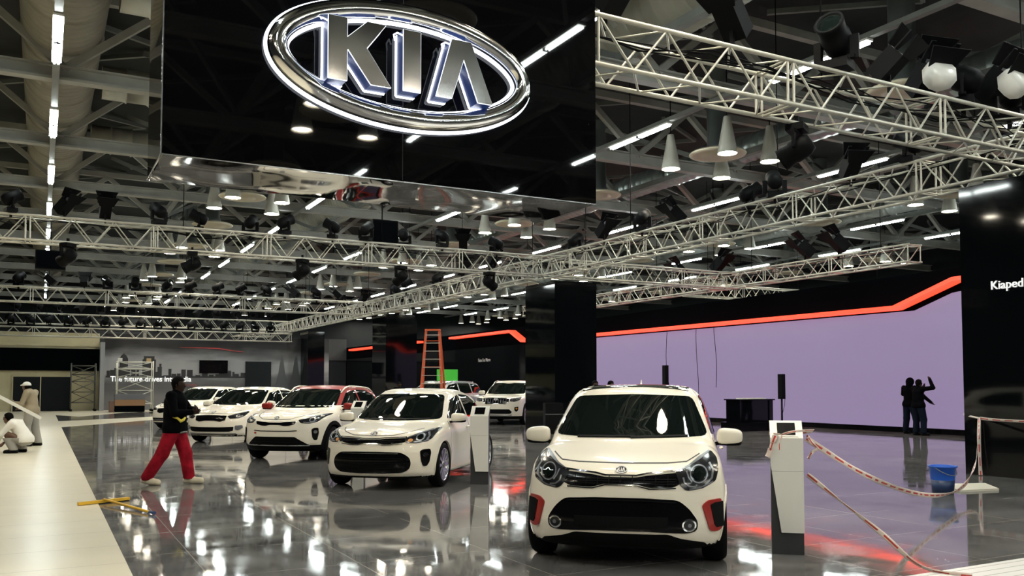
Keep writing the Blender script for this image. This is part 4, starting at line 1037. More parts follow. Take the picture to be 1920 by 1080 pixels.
# large sport utility vehicle
SOR = spec(4.78, 1.89, 1.69, 2.78, .93, rw=.37, ra=.41, belt=1.10, tumble=.36, archw=.05, cladz=.34, clear=.22, spokes=5,
  top=[(-2.6, 1.0), (-2.35, 1.03), (-1.9, 1.10), (-1.25, 1.15), (-.6, 1.12), (0, 1.11), (1.4, 1.14), (2.4, 1.15)],
  roof=[(-1.9, .85), (-1.25, 1.14), (-.5, 1.58), (-.25, 1.64), (.3, 1.685), (1.2, 1.67), (1.9, 1.60), (2.3, 1.1), (2.4, .5)],
  front=[(.2, .16), (.35, .04), (.5, 0), (.8, .02), (.95, .06), (1.05, .14), (1.15, .35)],
  rear=[(.2, .12), (.4, 0), (.9, .03), (1.1, .12), (1.3, .2)], cabw=[(-1.7, .84), (-.8, .89), (0, .90), (1.4, .88), (2.3, .78)],
  plan=[(-2.39, .95), (-1.9, .99), (-1.3, 1.0), (0, .99), (1.4, 1.0), (2.39, .93)], bow=.36, wsbow=.24,
  side=[(.15, .96), (.3, .99), (.5, 1.0), (.8, .995), (1.0, .985), (1.08, .95), (1.2, .88)],
  ws=[(-.78, 1.17), (-.3, 1.15), (.3, 1.15), (.78, 1.17), (.66, 1.575), (0, 1.60), (-.66, 1.575)],
  sidewin=[[(-.78, 1.16), (-.30, 1.50), (.25, 1.58), (.27, 1.15)], [(.34, 1.15), (.32, 1.58), (1.10, 1.57), (1.15, 1.16)], [(1.22, 1.17), (1.20, 1.56), (1.75, 1.50), (1.95, 1.25), (1.8, 1.18)]],
  doors=[[(-.95, .38), (-1.0, .8), (-.85, 1.12)], [(.30, .38), (.30, 1.12)], [(1.2, .75), (1.2, 1.14)]], handles=[(.14, 1.0), (1.04, 1.02)],
  mir=(-.80, 1.20), mirsize=(.13, .08, .09), badge=(0, .965), badgew=.07,
  feats=[
   ('hood_seam', ribbon([(-.7, 1.09), (-.5, 1.04), (0, 1.02), (.5, 1.04), (.7, 1.09)], .010), M_line, dict(r=0, off=.002, thick=.006)),
   ('upper_grille', [(-.50, .99), (-.15, 1.005), (.15, 1.005), (.50, .99), (.50, .88), (.38, .79), (.14, .80), (-.14, .80), (-.38, .79), (-.50, .88)], M_gloss_black, dict(off=.008, sub=[('grille_frame', ribbon([(-.50, .99), (-.15, 1.005), (.15, 1.005), (.50, .99), (.50, .88), (.38, .79), (.14, .80), (-.14, .80), (-.38, .79), (-.50, .88), (-.505, .98)], .022), M_chrome, .014)] + [('grille_slat', ribbon([(x, .82), (x, .97)], .012), M_lampclear, .012) for x in np.arange(-.4, .45, .1)])),
   ('headlight', [(.54, .99), (.70, 1.02), (.86, 1.05), (.88, 1.0), (.84, .92), (.70, .88), (.54, .89)], M_lamp, dict(mirror=True, off=.006, sub=[('projector_ring', ring2(.62, .945, .035, .012), M_lampclear), ('projector_ring', ring2(.72, .955, .035, .012), M_lampclear), ('light_bar', ribbon([(.56, .995), (.70, 1.01), (.83, 1.03)], .014), M_lampclear)])),
   ('lower_intake', [(-.52, .60), (.52, .60), (.62, .50), (.56, .43), (-.56, .43), (-.62, .50)], M_black, dict(off=.008, r=.03)),
   ('skid_plate', ribbon([(-.6, .385), (.6, .385)], .05), M_alloy, dict(r=0, off=.012)),
   ('fog_light', [(.70, .68), (.82, .70), (.82, .56), (.76, .50), (.70, .56)], M_black, dict(mirror=True, r=.02, off=.010, sub=[('fog_lens', ell(.765, .62, .03, .035), M_amber, .016)])),
  ])
def roof_rails(car, solid, S, y0, y1, x, m=M_alloy):
    for s in (1, -1):
        ys = np.linspace(y0, y1, 9); P = np.stack([np.full(9, s * x), ys, np.full(9, 2.4)], 1)
        H, hit = project(solid, P, np.array([0, 0, -1.0]), tmax=2.3)
        pts = [Vector((h[0], h[1], h[2] + (.045 if 0 < i < 8 else .0))) for i, h in enumerate(H)]
        MB().tube(pts, .016, 6).build('roof_rail', m, car)
car1, sol1 = build_car(PIC, 'nearest white small hatchback with red bumper side trims, parked nose to the viewer', (5.33, 7.25, 0), R(-40.6), True); car1.scale = (1.045, 1.03, 1.015)
an = MB().cyl((0, .62, 1.47), (.0, .70, 1.53), .012, .005, 8).build('aerial', M_paint, car1)
car2, sol2 = build_car(RIO, 'white hatchback standing behind the middle kiosk, with round-edged wide black lower grille', (5.449, 13.464, 0), R(-41.2), True)
car3, sol3 = build_car(STO, 'white crossover with a red roof and red door mirrors', (5.422, 18.839, 0), R(-42.5), False)
roof_rails(car3, sol3, STO, -.35, 1.3, .60, M_paint)
car4, sol4 = build_car(CEE, 'white low car between the red-roofed crossover and the walking man', (5.25, 25.2, 0), R(-41), False)
car5, sol5 = build_car(CE2, 'white car partly hidden behind the walking man, with two dark bumper slots', (5.25, 33.0, 0), R(-44), False)
S6 = dict(CE2); S6['paint'] = M_dark_paint
car6, sol6 = build_car(S6, 'black car behind the row of white cars, by the skyline mural', (6.3, 39.8, 0), R(-50), False)
car7, sol7 = build_car(SOR, 'large white sport utility vehicle with chrome grille beside the tall black pillar', (16.6, 30.9, 0), R(-43.5), False)
roof_rails(car7, sol7, SOR, -.4, 1.7, .66)
S8 = dict(SOR); S8['paint'] = M_grey_paint
car8, sol8 = build_car(S8, 'silver grey sport utility vehicle with roof rails behind the orange ladder', (14.6, 33.6, 0), R(-62), False)
roof_rails(car8, sol8, S8, -.4, 1.7, .66)

# ---------------------------------------------------------------- kiosks, tape, tools, furniture
def kiosk(label, loc, rz):
    k = thing('information_kiosk', label, 'kiosk', loc, rz, 'information kiosks')
    # side profile in (y,z): front is -y
    V_ = Matrix(((0, 0, 1, 0), (1, 0, 0, 0), (0, 1, 0, 0), (0, 0, 0, 1)))
    MB().prism([(-.10, 0), (.0, 0), (.0, .9), (.05, 1.165), (.03, 1.165), (-.10, 1.02)], -.137, .137, V_).build('base', mat('kiosk_grey', (.035, .037, .04), .4), k)
    XZ_ = Matrix(((1, 0, 0, 0), (0, 0, 1, 0), (0, 1, 0, 0), (0, 0, 0, 1)))
    sh = MB().prism([(-.140, .80), (.140, .80), (.140, .196), (-.055, .196)], -.125, -.099, XZ_)
    sh.prism([(-.125, .80), (-.099, .80), (-.099, 1.018), (.031, 1.163), (.055, 1.163), (.055, 1.178), (.03, 1.178), (-.125, 1.03)], -.140, .140, V_)
    o = sh.build('shell', M_white, k)
    # tablet on the sloping head
    d = Vector((0, .155, .148)); d.normalize(); nrm = Vector((0, -d.z, d.y))
    c = Vector((0, -.0475, 1.104))
    def box_on(w, h, t0, t1, m, name, par):
        vs = []
        for t_ in (t0, t1):
            for i, j in ((-1, -1), (1, -1), (1, 1), (-1, 1)): vs.append(c + Vector((i * w / 2, 0, 0)) + d * (j * h / 2) + nrm * t_)
        return MB().add(vs, [(3, 2, 1, 0), (4, 5, 6, 7), (0, 1, 5, 4), (1, 2, 6, 5), (2, 3, 7, 6), (3, 0, 4, 7)]).build(name, m, par)
    box_on(.20, .185, .0, .004, M_white, 'bezel', k)
    tb = box_on(.155, .145, .003, .008, M_gloss_black, 'tablet', k)
    MB().box(-.137, .137, -.1255, -.124, .735, .737).build('seam', M_line, k)
    return k
kiosk('nearest white slanted information kiosk with red and white tape tied round it', (5.93, 5.82, 0), R(-42))
kiosk('white slanted information kiosk in front of the white hatchback with round-edged lower grille', (5.93, 12.05, 0), R(-38))
kiosk('white slanted information kiosk partly hidden behind the white hatchback', (5.72, 17.2, 0), R(-42))
M_tape = mat('barrier_tape_white', (.78, .66, .60), .45); M_tapered = mat('barrier_tape_red', (.55, .05, .04), .45)
def tape(pts, w, label, twist=0.0, seed=1, prt=True):
    """flat ribbon through pts, red print blocks along it"""
    P = [Vector(p) for p in smoothpoly(pts, 14, closed=False)]
    mb = MB(); rg = random.Random(seed); vs = []; s = 0; n = len(P)
    for i, p in enumerate(P):
        d = (P[min(i + 1, n - 1)] - P[max(i - 1, 0)]).normalized(); u, v = frame_of(d)
        a = twist * math.sin(i * .23 + seed) + .3
        q = (v * math.cos(a) + u * math.sin(a)) * w / 2
        vs += [p + q, p + q * .33, p - q * .33, p - q]
    f0, f1 = [], []
    acc = 0
    for i in range(n - 1):
        acc += (P[i + 1] - P[i]).length; red = prt and (acc % .22) < .14
        for j in range(3): (f1 if (j == 1 and red) else f0).append((i * 4 + j, (i + 1) * 4 + j, (i + 1) * 4 + j + 1, i * 4 + j + 1))
    mb.add(vs, f0, 0, True); mb.add(vs, f1, 1, True)
    o = mb.build('barrier_tape', [M_tape, M_tapered])
    m = o.modifiers.new('thickness', 'SOLIDIFY'); m.thickness = .0015
    return tag(o, label, 'tape')
def cat(a, b, sag, n=7):
    a = Vector(a); b = Vector(b); return [tuple(a.lerp(b, t) - Vector((0, 0, sag * 4 * t * (1 - t)))) for t in np.linspace(0, 1, n)]
HK = (13.80, 9.22, .95)
tape([(x + .16 * math.sin(PI * i / 8), y - .36 * math.sin(PI * i / 8), z) for i, (x, y, z) in enumerate(cat((6.06, 5.70, 1.02), HK, .82, 9))], .055, 'red and white barrier tape sagging from the nearest kiosk to the black display wall', .5, 2)
tape([(13.80, 9.2, .95), (13.82, 9.0, .93), (13.82, 8.4, .92), (13.82, 7.4, .92), (13.82, 5.5, .93)], .05, 'red and white tape stretched level across the black display wall', .2, 3)
tape([HK, (13.78, 9.22, .6), (13.76, 9.2, .2), (13.74, 9.18, .01)], .07, 'red and white tape hanging straight down to the floor at the black display wall', .1, 5)
tape([HK, (13.9, 9.56, 1.0), (14.1, 9.62, 1.05)], .03, 'short end of tape at the corner of the black display wall', .1, 6, False)
tape([(6.065, 5.70, .70), (6.1, 5.4, .52), (6.15, 5.0, .28), (6.2, 4.66, .06), (6.3, 4.3, .04)], .045, 'red and white tape running down from the nearest kiosk onto the ribbed platform', .5, 4)
tape([(5.80, 5.745, 1.06), (5.86, 5.66, 1.09), (6.04, 5.60, 1.10), (6.07, 5.74, 1.07), (5.95, 5.99, 1.06), (5.80, 5.88, 1.06), (5.80, 5.745, 1.06), (5.755, 5.72, 1.0), (5.74, 5.71, .93)], .02, 'twist of red and white tape knotted round the head of the nearest kiosk', .6, 8)
tape([(6.07, 5.70, 1.05), (6.10, 5.67, .98), (6.15, 5.66, .93), (6.11, 5.68, .90), (6.08, 5.70, .84)], .03, 'loose loop of red and white tape beside the nearest kiosk', .8, 9)
tape([(5.775, 5.79, 1.05), (5.755, 5.80, 1.0), (5.735, 5.81, .93), (5.715, 5.83, .86)], .05, 'pale torn tape end hanging at the left side of the nearest kiosk', .3, 12)
# bucket
bk = thing('bucket', 'blue plastic bucket on the wet floor before the video wall', 'bucket', (11.06, 7.95, 0))
M_blueb = mat('blue_plastic', (.01, .10, .55), .35); M_navy = mat('dark_blue_plastic', (.01, .03, .10), .4)
MB().lathe([(0, 0), (.135, 0), (.155, .19), (.147, .19), (.13, .02), (0, .02)], 24).build('lower_half', M_navy, bk)
MB().lathe([(.155, .19), (.175, .36), (.19, .365), (.19, .385), (.168, .38), (.150, .19)], 24).build('upper_half', M_blueb, bk)
MB().tube([(-.18, 0, .36)] + [(.18 * math.cos(a), -.02 - .17 * math.sin(a) * .9, .36 - .10 * math.sin(a)) for a in np.linspace(PI, 0, 12)], .005, 5).build('handle', M_steel, bk)
pn = MB().prism([(11.36, 7.90), (12.05, 7.78), (12.55, 8.32), (11.85, 8.55)], .001, .03).build('foam_board', mat('foam_board', (.78, .74, .62), .5)); tag(pn, 'cream board lying flat on the floor beside the blue bucket', 'board')
# yellow squeegee mop lying on the floor
mp = thing('floor_squeegee', 'yellow floor squeegee lying across the edge of the beige walkway', 'squeegee', (.74, 12.3, 0))
M_yel = mat('yellow_handle', (.72, .42, .03), .4)
MB().bar((-.30, -.12, .03), (.30, .16, .03), .05, .035).build('blade_holder', M_yel, mp)
MB().bar((-.30, -.10, .012), (.30, .18, .012), .03, .02).build('rubber_blade', M_black, mp)
st = MB().cyl((.0, .02, .05), (.43, -1.30, .022), .016, n=8).build('handle', M_yel, mp); MB().cyl((.41, -1.24, .022), (.45, -1.36, .022), .02, n=8).build('grip', mat('blue_grip', (.02, .05, .15), .5), st)
# ladder
ld = thing('step_ladder', 'tall orange step ladder standing behind the white hatchbacks', 'ladder', (13.2, 31.0, 0), R(-30))
M_or = mat('orange_fibreglass', (.60, .10, .03), .4)
for s in (-1, 1):
    MB().bar((s * .47, -.55, 0), (s * .25, -.03, 3.6), .035, .09).build('front_rail', M_or, ld)
    MB().bar((s * .52, .60, 0), (s * .27, .06, 3.55), .03, .07).build('rear_rail', M_or, ld)
for k in range(11):
    z = .3 + k * .31; t_ = z / 3.6
    MB().box(-.47 + .22 * t_, .47 - .22 * t_, -.59 + .52 * t_, -.51 + .52 * t_, z, z + .03).build('rung', mat('rung_grey', (.45, .38, .34), .4), ld)
for z in (1.0, 2.2, 3.2): MB().bar((-.49 + .06 * z, .60 - .15 * z, z), (.49 - .06 * z, .60 - .15 * z, z), .03, .03).build('rear_brace', M_or, ld)
MB().box(-.29, .29, -.12, .16, 3.58, 3.64).build('ladder_top', M_or, ld)
gp = thing('notice_board', 'bright green notice board on a dark stand behind the orange ladder', 'board', (17.85, 40.0, 0))
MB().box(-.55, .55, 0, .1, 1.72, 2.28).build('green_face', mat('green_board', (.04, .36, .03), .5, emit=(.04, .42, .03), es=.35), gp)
MB().box(-.5, .5, .02, .1, 0, 1.72).build('stand', M_fascia, gp)
# scaffold tower and counter
def frame_tower(name, label, x, y, w, d, h, m, levels, br=True, group=None):
    t = thing(name, label, 'scaffold', (x, y, 0), 0, group)
    for i in (0, 1):
        for j in (0, 1): MB().cyl((i * w, j * d, .1), (i * w, j * d, h), .035, n=6).build('upright', m, t)
    for z in levels:
        for a, b in (((0, 0), (w, 0)), ((0, d), (w, d)), ((0, 0), (0, d)), ((w, 0), (w, d))): MB().cyl((a[0], a[1], z), (b[0], b[1], z), .028, n=6).build('rail', m, t)
    if br:
        for z0, z1 in zip(levels[:-1], levels[1:]): MB().cyl((0, 0, z0), (w, 0, z1), .022, n=6).cyl((w, 0, z0), (0, 0, z1), .022, n=6).build('diagonal_brace', m, t)
    for i in (0, 1):
        for j in (0, 1): MB().lathe([(0, 0), (.07, .02), (.09, .09), (.05, .14), (0, .15)], 8, Matrix.Translation((i * w, j * d, 0))).build('caster', M_black, t)
    return t
M_alsc = mat('scaffold_white', (.62, .61, .54), .45, metal=.2)
sc1 = frame_tower('scaffold_tower', 'pale mobile scaffold tower in front of the skyline mural', 3.75, 53.5, 1.85, .9, 2.85, M_alsc, (.45, 1.2, 1.95, 2.4, 2.8))
MB().box(0, 1.85, 0, .9, 2.40, 2.46).build('platform', M_alsc, sc1)
for (a, l) in ((0.0, 'white'), (1.5, 'yellow')):
    tag(MB().box(3.75 + a, 3.98 + a, 53.5, 53.8, 2.835, 3.02).build('paint_box', M_white if l == 'white' else mat('yellow_box', (.6, .42, .2), .5)), 'small %s box on top of the pale scaffold tower' % l, 'box')
frame_tower('scaffold_tower', 'dark pipe scaffold against the beige loading wall', 1.5, 55.6, 1.25, .9, 2.75, mat('rusty_pipe', (.06, .06, .05), .5), (.5, 1.1, 1.7, 2.1, 2.6))
ct = thing('reception_counter', 'low wooden fronted counter standing before the mural beside the scaffold', 'counter', (3.6, 52.6, 0))
MB().box(0, 1.5, 0, .6, .02, .36).build('plinth', M_fascia, ct); MB().box(-.02, 1.52, -.02, .62, .36, .70).build('wooden_band', mat('counter_wood', (.28, .15, .07), .4), ct); MB().box(-.03, 1.53, -.03, .63, .70, 1.0).build('counter_top', mat('counter_grey', (.12, .125, .14), .4), ct)
tag(MB().box(3.30, 3.55, 52.6, 53.0, 0.0, .62).build('small_cabinet', mat('brown_cabinet', (.12, .06, .04), .5)), 'small brown cabinet at the left of the reception counter', 'cabinet')
# desk and column speakers in front of the video wall
ds = thing('presentation_desk', 'dark desk with papers in front of the video wall behind the nearest car', 'desk', (20.1, 21.9, 0))
MB().box(-.2, 1.7, -.4, .5, .0, .28).build('platform', M_gloss_black, ds)
MB().box(-.1, 1.35, -.3, .35, .28, 1.0).build('front_panel', M_panel, ds); MB().box(-.15, 1.4, -.35, .4, 1.0, 1.04).build('desk_top', M_gloss_black, ds)
tag(MB().box(20.3, 21.3, 21.75, 22.1, 1.041, 1.075).build('paper_stack', M_white), 'white papers lying on the dark desk before the video wall', 'paper')
def line_speaker(label, x, y, z0):
    s = thing('column_speaker', label, 'speaker', (x, y, 0))
    MB().cyl((0, 0, .02), (0, 0, z0), .03, n=8).build('pole', M_black, s); MB().lathe([(0, 0), (.25, 0), (.25, .02), (.04, .03)], 16).build('foot', M_black, s)
    MB().box(-.08, .08, -.09, .09, z0, z0 + .82).build('cabinet', M_black, s)
    MB().tube([(.08, 0, z0 + .2), (.16, 0, z0 + .15), (.18, .05, z0 - .2), (.12, .1, z0 - .5), (.1, .1, .03)], .008, 5).build('cable', M_black, s)
    return s
line_speaker('slim black column speaker right of the dark desk', 21.55, 21.3, 1.04)
line_speaker('slim black column speaker seen above the roof of the nearest car', 20.6, 26.2, 1.42)
# small cases by the pillar
cs = thing('equipment_case', 'tall black equipment case leaning beside the big black pillar', 'case', (13.9, 23.2, 0), R(-20))
MB().box(-.28, .28, -.2, .2, .03, .95).build('case_body', M_black, cs); MB().box(-.285, .285, -.205, -.195, .60, .62).build('latch_strip', M_alloy, cs)
tag(MB().cyl((14.25, 22.95, .02), (14.38, 23.0, 1.0), .014, n=6).build('metal_rod', M_alloy), 'thin metal rod leaning by the black equipment case', 'rod')

# ---------------------------------------------------------------- people
def blob(prims, k=.03):
    P = [(t, [np.array(q, float) for q in a[:2]] , a[2:]) for t, *a in prims]
    def one(p, x, y, z):
        t, v, r = p
        if t == 'c':
            a, b = v; ba = b - a; l2 = max(ba @ ba, 1e-9)
            h = np.clip(((x - a[0]) * ba[0] + (y - a[1]) * ba[1] + (z - a[2]) * ba[2]) / l2, 0, 1)
            return np.sqrt((x - a[0] - h * ba[0]) ** 2 + (y - a[1] - h * ba[1]) ** 2 + (z - a[2] - h * ba[2]) ** 2) - (r[0] + (r[1] - r[0]) * h)
        c, rad = v
        q = np.sqrt(((x - c[0]) / rad[0]) ** 2 + ((y - c[1]) / rad[1]) ** 2 + ((z - c[2]) / rad[2]) ** 2)
        return (q - 1) * rad.min()
    def kk(p): return p[2][2] if p[0] == 'c' and len(p[2]) > 2 else k
    def f(x, y, z):
        o = None
        for p in P:
            d = one(p, x, y, z); o = d if o is None else smin(o, d, kk(p))
        return o
    lo = np.array([1e9] * 3); hi = -lo
    for t, v, r in P:
        for q in (v if t == 'c' else [v[0] - v[1], v[0] + v[1]]):
            rr = max(r[0], r[1]) if t == 'c' else 0
            lo = np.minimum(lo, q - rr - .02); hi = np.maximum(hi, q + rr + .02)
    return f, lo, hi, P, one, kk
def blob_mesh(name, prims, m, parent, step=.016, k=.03, cut=None):
    f, lo, hi, P, one, kk = blob(prims, k)
    g = (lambda x, y, z: np.maximum(f(x, y, z), cut(x, y, z))) if cut else f
    A = [np.arange(lo[i] - step, hi[i] + 2 * step, step) for i in range(3)]
    F = np.full(tuple(len(a) for a in A), .5)
    for p in P:
        t, v, r = p; pad = kk(p) + 3 * step
        if t == 'c': l = np.minimum(v[0], v[1]) - max(r[0], r[1]) - pad; h = np.maximum(v[0], v[1]) + max(r[0], r[1]) + pad
        else: l = v[0] - v[1] - pad; h = v[0] + v[1] + pad
        s = [slice(max(0, int((l[i] - A[i][0]) / step)), min(len(A[i]), int((h[i] - A[i][0]) / step) + 2)) for i in range(3)]
        d = one(p, A[0][s[0]][:, None, None], A[1][s[1]][None, :, None], A[2][s[2]][None, None, :])
        F[tuple(s)] = smin(F[tuple(s)], d, kk(p))
    if cut: F = np.maximum(F, cut(A[0][:, None, None], A[1][None, :, None], A[2][None, None, :]))
    V, Q = surface_net(F, *A)
    for _ in range(2):
        gr = grad(g, V); n2 = np.maximum((gr ** 2).sum(1), .2); d = (g(*V.T) / n2)[:, None] * gr
        l = np.linalg.norm(d, axis=1, keepdims=True); V = V - d * np.minimum(1, step * .5 / np.maximum(l, 1e-9))
    return mesh_obj(name, V, Q, m, parent)
def hand(w, d, side, curl=.5, s=1.0):
    """palm and five fingers; w wrist, d finger direction, side = direction the thumb points"""
    w = np.array(w, float); d = np.array(d, float); d /= np.linalg.norm(d); sd = np.array(side, float); sd -= d * (sd @ d); sd /= np.linalg.norm(sd)
    n = np.cross(d, sd)
    out = [('c', w, w + d * .05 * s, .026 * s, .034 * s, .02), ('c', w + d * .045 * s + sd * .02 * s, w + d * .085 * s + sd * .024 * s, .020 * s, .016 * s, .02), ('c', w + d * .045 * s - sd * .02 * s, w + d * .08 * s - sd * .026 * s, .020 * s, .015 * s, .02)]
    for i, (o, l) in enumerate(((.030, .068), (.010, .078), (-.010, .072), (-.030, .056))):
        a = w + d * .088 * s + sd * o * s; c1 = a + (d * math.cos(curl * .6) + n * math.sin(curl * .6)) * l * .5 * s
        c2 = c1 + (d * math.cos(curl * 1.6) + n * math.sin(curl * 1.6)) * l * .5 * s
        out += [('c', a, c1, .0095 * s, .009 * s, .008), ('c', c1, c2, .009 * s, .0075 * s, .006)]
    t0 = w + d * .03 * s + sd * .03 * s; t1 = t0 + (d * .6 + sd * .7 + n * .3) * .035 * s; t2 = t1 + (d * .85 + sd * .2 + n * .4) * .032 * s
    out += [('c', t0, t1, .013 * s, .011 * s, .012), ('c', t1, t2, .0105 * s, .009 * s, .006)]
    return out
def head(c, f, up=(0, 0, 1), s=1.0):
    """skull, jaw, nose, ears, lips, brow; f = facing direction"""
    c = np.array(c, float); f = np.array(f, float); u = np.array(up, float); f = f - u * (f @ u); f /= np.linalg.norm(f); l = np.cross(u, f)
    P = lambda a, b, h: c + (f * a + l * b + u * h) * s
    o = [('e', P(-.012, 0, .03), np.array((.088, .088, .095)) * s), ('c', P(.03, 0, -.02), P(.045, 0, -.075), .062 * s, .040 * s, .04), ('c', P(-.02, 0, -.05), P(-.03, 0, -.14), .055 * s, .058 * s, .04)]
    o += [('c', P(.088, 0, .012), P(.105, 0, -.022), .009 * s, .016 * s, .012), ('c', P(.083, -.03, .030), P(.083, .03, .030), .012 * s, .012 * s, .012)]
    o += [('c', P(.088, -.018, -.056), P(.088, .018, -.056), .009 * s, .009 * s, .008)]
    for q in (-1, 1): o += [('c', P(-.005, q * .084, .018), P(-.012, q * .086, -.02), .016 * s, .010 * s, .008), ('c', P(.070, q * .032, .005), P(.071, q * .032, .005), .018 * s, .018 * s, .01)]
    return o, P
def fat(prims, d):
    out = []
    for p in prims:
        if p[0] == 'c': out.append(('c', p[1], p[2], p[3] + d, p[4] + d) + tuple(p[5:]))
        else: out.append(('e', p[1], np.array(p[2]) + d))
    return out
def person(label, loc, rz, J, top_m, leg_m, shoe_m, skin_m, hair_m, step=.016, scale=1.0, build=1.0, hat=None, hand_dir=None, hood=False, extras=None, sleeve_skin=0.0):
    """J: joints - pelvis, chest, neck, head, face dir, sh/el/wr/hip/knee/ankle/toe for l and r"""
    t = thing('person', label, 'person', loc, rz); t.scale = (scale,) * 3
    g = {k: np.array(v, float) for k, v in J.items() if k not in ('hd',)}
    b = build
    hp, P = head(g['head'], g['face'], s=.90)
    torso = [('c', g['pelvis'] + (0, 0, .02), (g['pelvis'] + g['chest']) / 2, .125 * b, .125 * b, .06), ('c', (g['pelvis'] + g['chest']) / 2, g['chest'], .125 * b, .14 * b, .06), ('c', g['shl'] * .8 + g['chest'] * .2, g['shr'] * .8 + g['chest'] * .2, .068, .068, .06), ('c', g['chest'], g['neck'], .10, .052, .05),
             ('c', g['hipl'] * .9 + g['pelvis'] * .1, g['hipr'] * .9 + g['pelvis'] * .1, .10, .10, .05)]
    arms, legs, hands, shoes = [], [], [], []
    for q in 'lr':
        arms += [('c', g['sh' + q], g['el' + q], .056, .044, .03), ('c', g['el' + q], g['wr' + q], .043, .029, .02)]
        legs += [('c', g['hip' + q], g['kn' + q], .088, .058, .04), ('c', g['kn' + q], g['an' + q], .056, .037, .03)]
        d = g['wr' + q] - g['el' + q]; hd = J.get('hd', {}).get(q)
        dd = np.array(hd[0], float) if hd else d; sd = hd[1] if hd else (g['face'] if abs(np.dot(g['face'], d / np.linalg.norm(d))) < .8 else np.array((0, 0, 1.)))
        hands += hand(g['wr' + q], dd, sd, hd[2] if hd and len(hd) > 2 else .6)
        a, to = g['an' + q], g['to' + q]; fd = (to - a) * (1, 1, 0); fd = fd / (np.linalg.norm(fd) + 1e-9); heel = a - fd * .05 + (0, 0, -.045)
        foot = [('c', heel, to, .036, .030, .03), ('c', a, (heel + to) / 2, .036, .032, .03), ('c', (heel + to) / 2, to, .040, .032, .03)]
        legs += foot; shoes.append(fat(foot, .010))
    shell = lambda pr, d: fat(pr, d)
    body = hp + fat(torso, -.012) + fat(arms, -.008) + fat(legs, -.010) + hands + [('c', g['neck'], g['head'] + (0, 0, -.05), .05, .05, .03)]
    bo = blob_mesh('body', body, skin_m, t, step, .012)
    pel = g['pelvis'][2]; hem = J['hem'] if 'hem' in J else None
    tor = fat(torso, .014) + fat(arms, .016) + [('c', g['hipl'] * .75 + g['pelvis'] * .25 + (0, 0, .02), g['hipr'] * .75 + g['pelvis'] * .25 + (0, 0, .02), .135 * b, .135 * b, .06)]
    hz = float(J.get('hemz', pel - .04))
    jc = lambda x, y, z: hz - z
    jk = blob_mesh('jacket', tor, top_m, t, step, .03, cut=jc)
    th = [p for p in torso if True][:1] + torso[-1:]
    tz = float(J.get('waistz', pel + .10))
    lg = [p for q in 'lr' for p in [('c', g['hip' + q], g['kn' + q], .112, .096, .04), ('c', g['kn' + q], g['an' + q], .094, .084, .03)]]
    lo_ = .075
    tr = blob_mesh('trousers', fat([torso[0], torso[-1]], .008) + lg, leg_m, t, step, .03, cut=lambda x, y, z: np.maximum(z - tz, lo_ - z))
    for s_ in shoes: blob_mesh('shoe', s_, shoe_m, t, step * .8, .02, cut=lambda x, y, z: .001 - z)
    h = np.array(P(-.02, 0, .05))
    if hood:
        blob_mesh('hood', [('e', P(-.02, 0, .03), (.125, .12, .13)), ('c', P(-.06, 0, -.04), P(-.09, 0, -.12), .09, .10, .05)], top_m, t, step, .03, cut=None)
    elif hat:
        blob_mesh('cap', [('e', P(-.012, 0, .055), (.10, .098, .085)), ('c', P(.07, 0, .05), P(.14, 0, .045), .03, .02, .03), ('c', P(.07, -.03, .05), P(.13, -.02, .045), .014, .010, .03), ('c', P(.07, .03, .05), P(.13, .02, .045), .014, .010, .03)], hat, t, step * .8, .02, cut=lambda x, y, z: (P(0, 0, .035)[2] - z))
        blob_mesh('hair', [('e', P(-.025, 0, .02), (.09, .094, .09))], hair_m, t, step, .02, cut=lambda x, y, z: np.maximum((x - P(.0, 0, 0)[0]) * g['face'][0] + (y - P(0, 0, 0)[1]) * g['face'][1], P(0, 0, -.05)[2] - z))
    else:
        hc = P(.0, 0, 0); fx, fy = g['face'][0], g['face'][1]
        blob_mesh('hair', [('e', P(-.022, 0, .045), (.098, .094, .096)), ('c', P(-.045, 0, 0), P(-.05, 0, -.05), .066, .056, .03)], hair_m, t, step * .8, .02,
                  cut=lambda x, y, z: np.minimum((x - hc[0]) * fx + (y - hc[1]) * fy - .02, hc[2] + .055 + .35 * ((x - hc[0]) * fx + (y - hc[1]) * fy - .02) - z))
    for q in (-1, 1):
        e = P(.0795, q * .031, .008)
        MB().lathe([(0, -.011), (.008, -.008), (.0115, 0), (.008, .008), (0, .011)], 8, Matrix.Translation(tuple(e))).build('eye', mat('eye', (.05, .04, .035), .1), t)
    if extras: extras(t, g)
    return t
M_skin = mat('brown_skin', (.11, .055, .035), .5); M_skin2 = mat('deep_brown_skin', (.030, .015, .010), .6, spec=.2); M_hair = mat('black_hair', (.003, .0028, .0028), .8, spec=.05)
M_jk = noisy(mat('black_jacket', (.0018, .002, .003), .9, spec=.04), 8, .3, bump=.3); M_redtr = noisy(mat('red_trousers', (.27, .007, .018), .85, spec=.1), 9, .28, bump=1.0, detail=2)
M_cream = mat('cream_shoe', (.62, .56, .42), .5); M_sole = mat('shoe_sole', (.5, .45, .35), .6)
def walker_extras(t, g):
    bd = mat('yellow_band', (.75, .62, .08), .5)
    MB().tube([(.02, -.235, 1.075), (.07, -.245, 1.03), (.13, -.235, 1.0), (.17, -.225, .96), (.20, -.21, .98), (.23, -.20, 1.02)], [.012, .022, .016, .026, .024, .012], 6).build('yellow_cuff_stripe', bd, t)
    blob_mesh('waistband', [('e', (.01, 0, .79), (.175, .19, .03))], mat('grey_knit', (.20, .19, .18), .8), t, .014, .01)
    blob_mesh('knee_patch', [('e', (-.155, -.135, .475), (.06, .03, .018))], M_black, t, .010, .01)
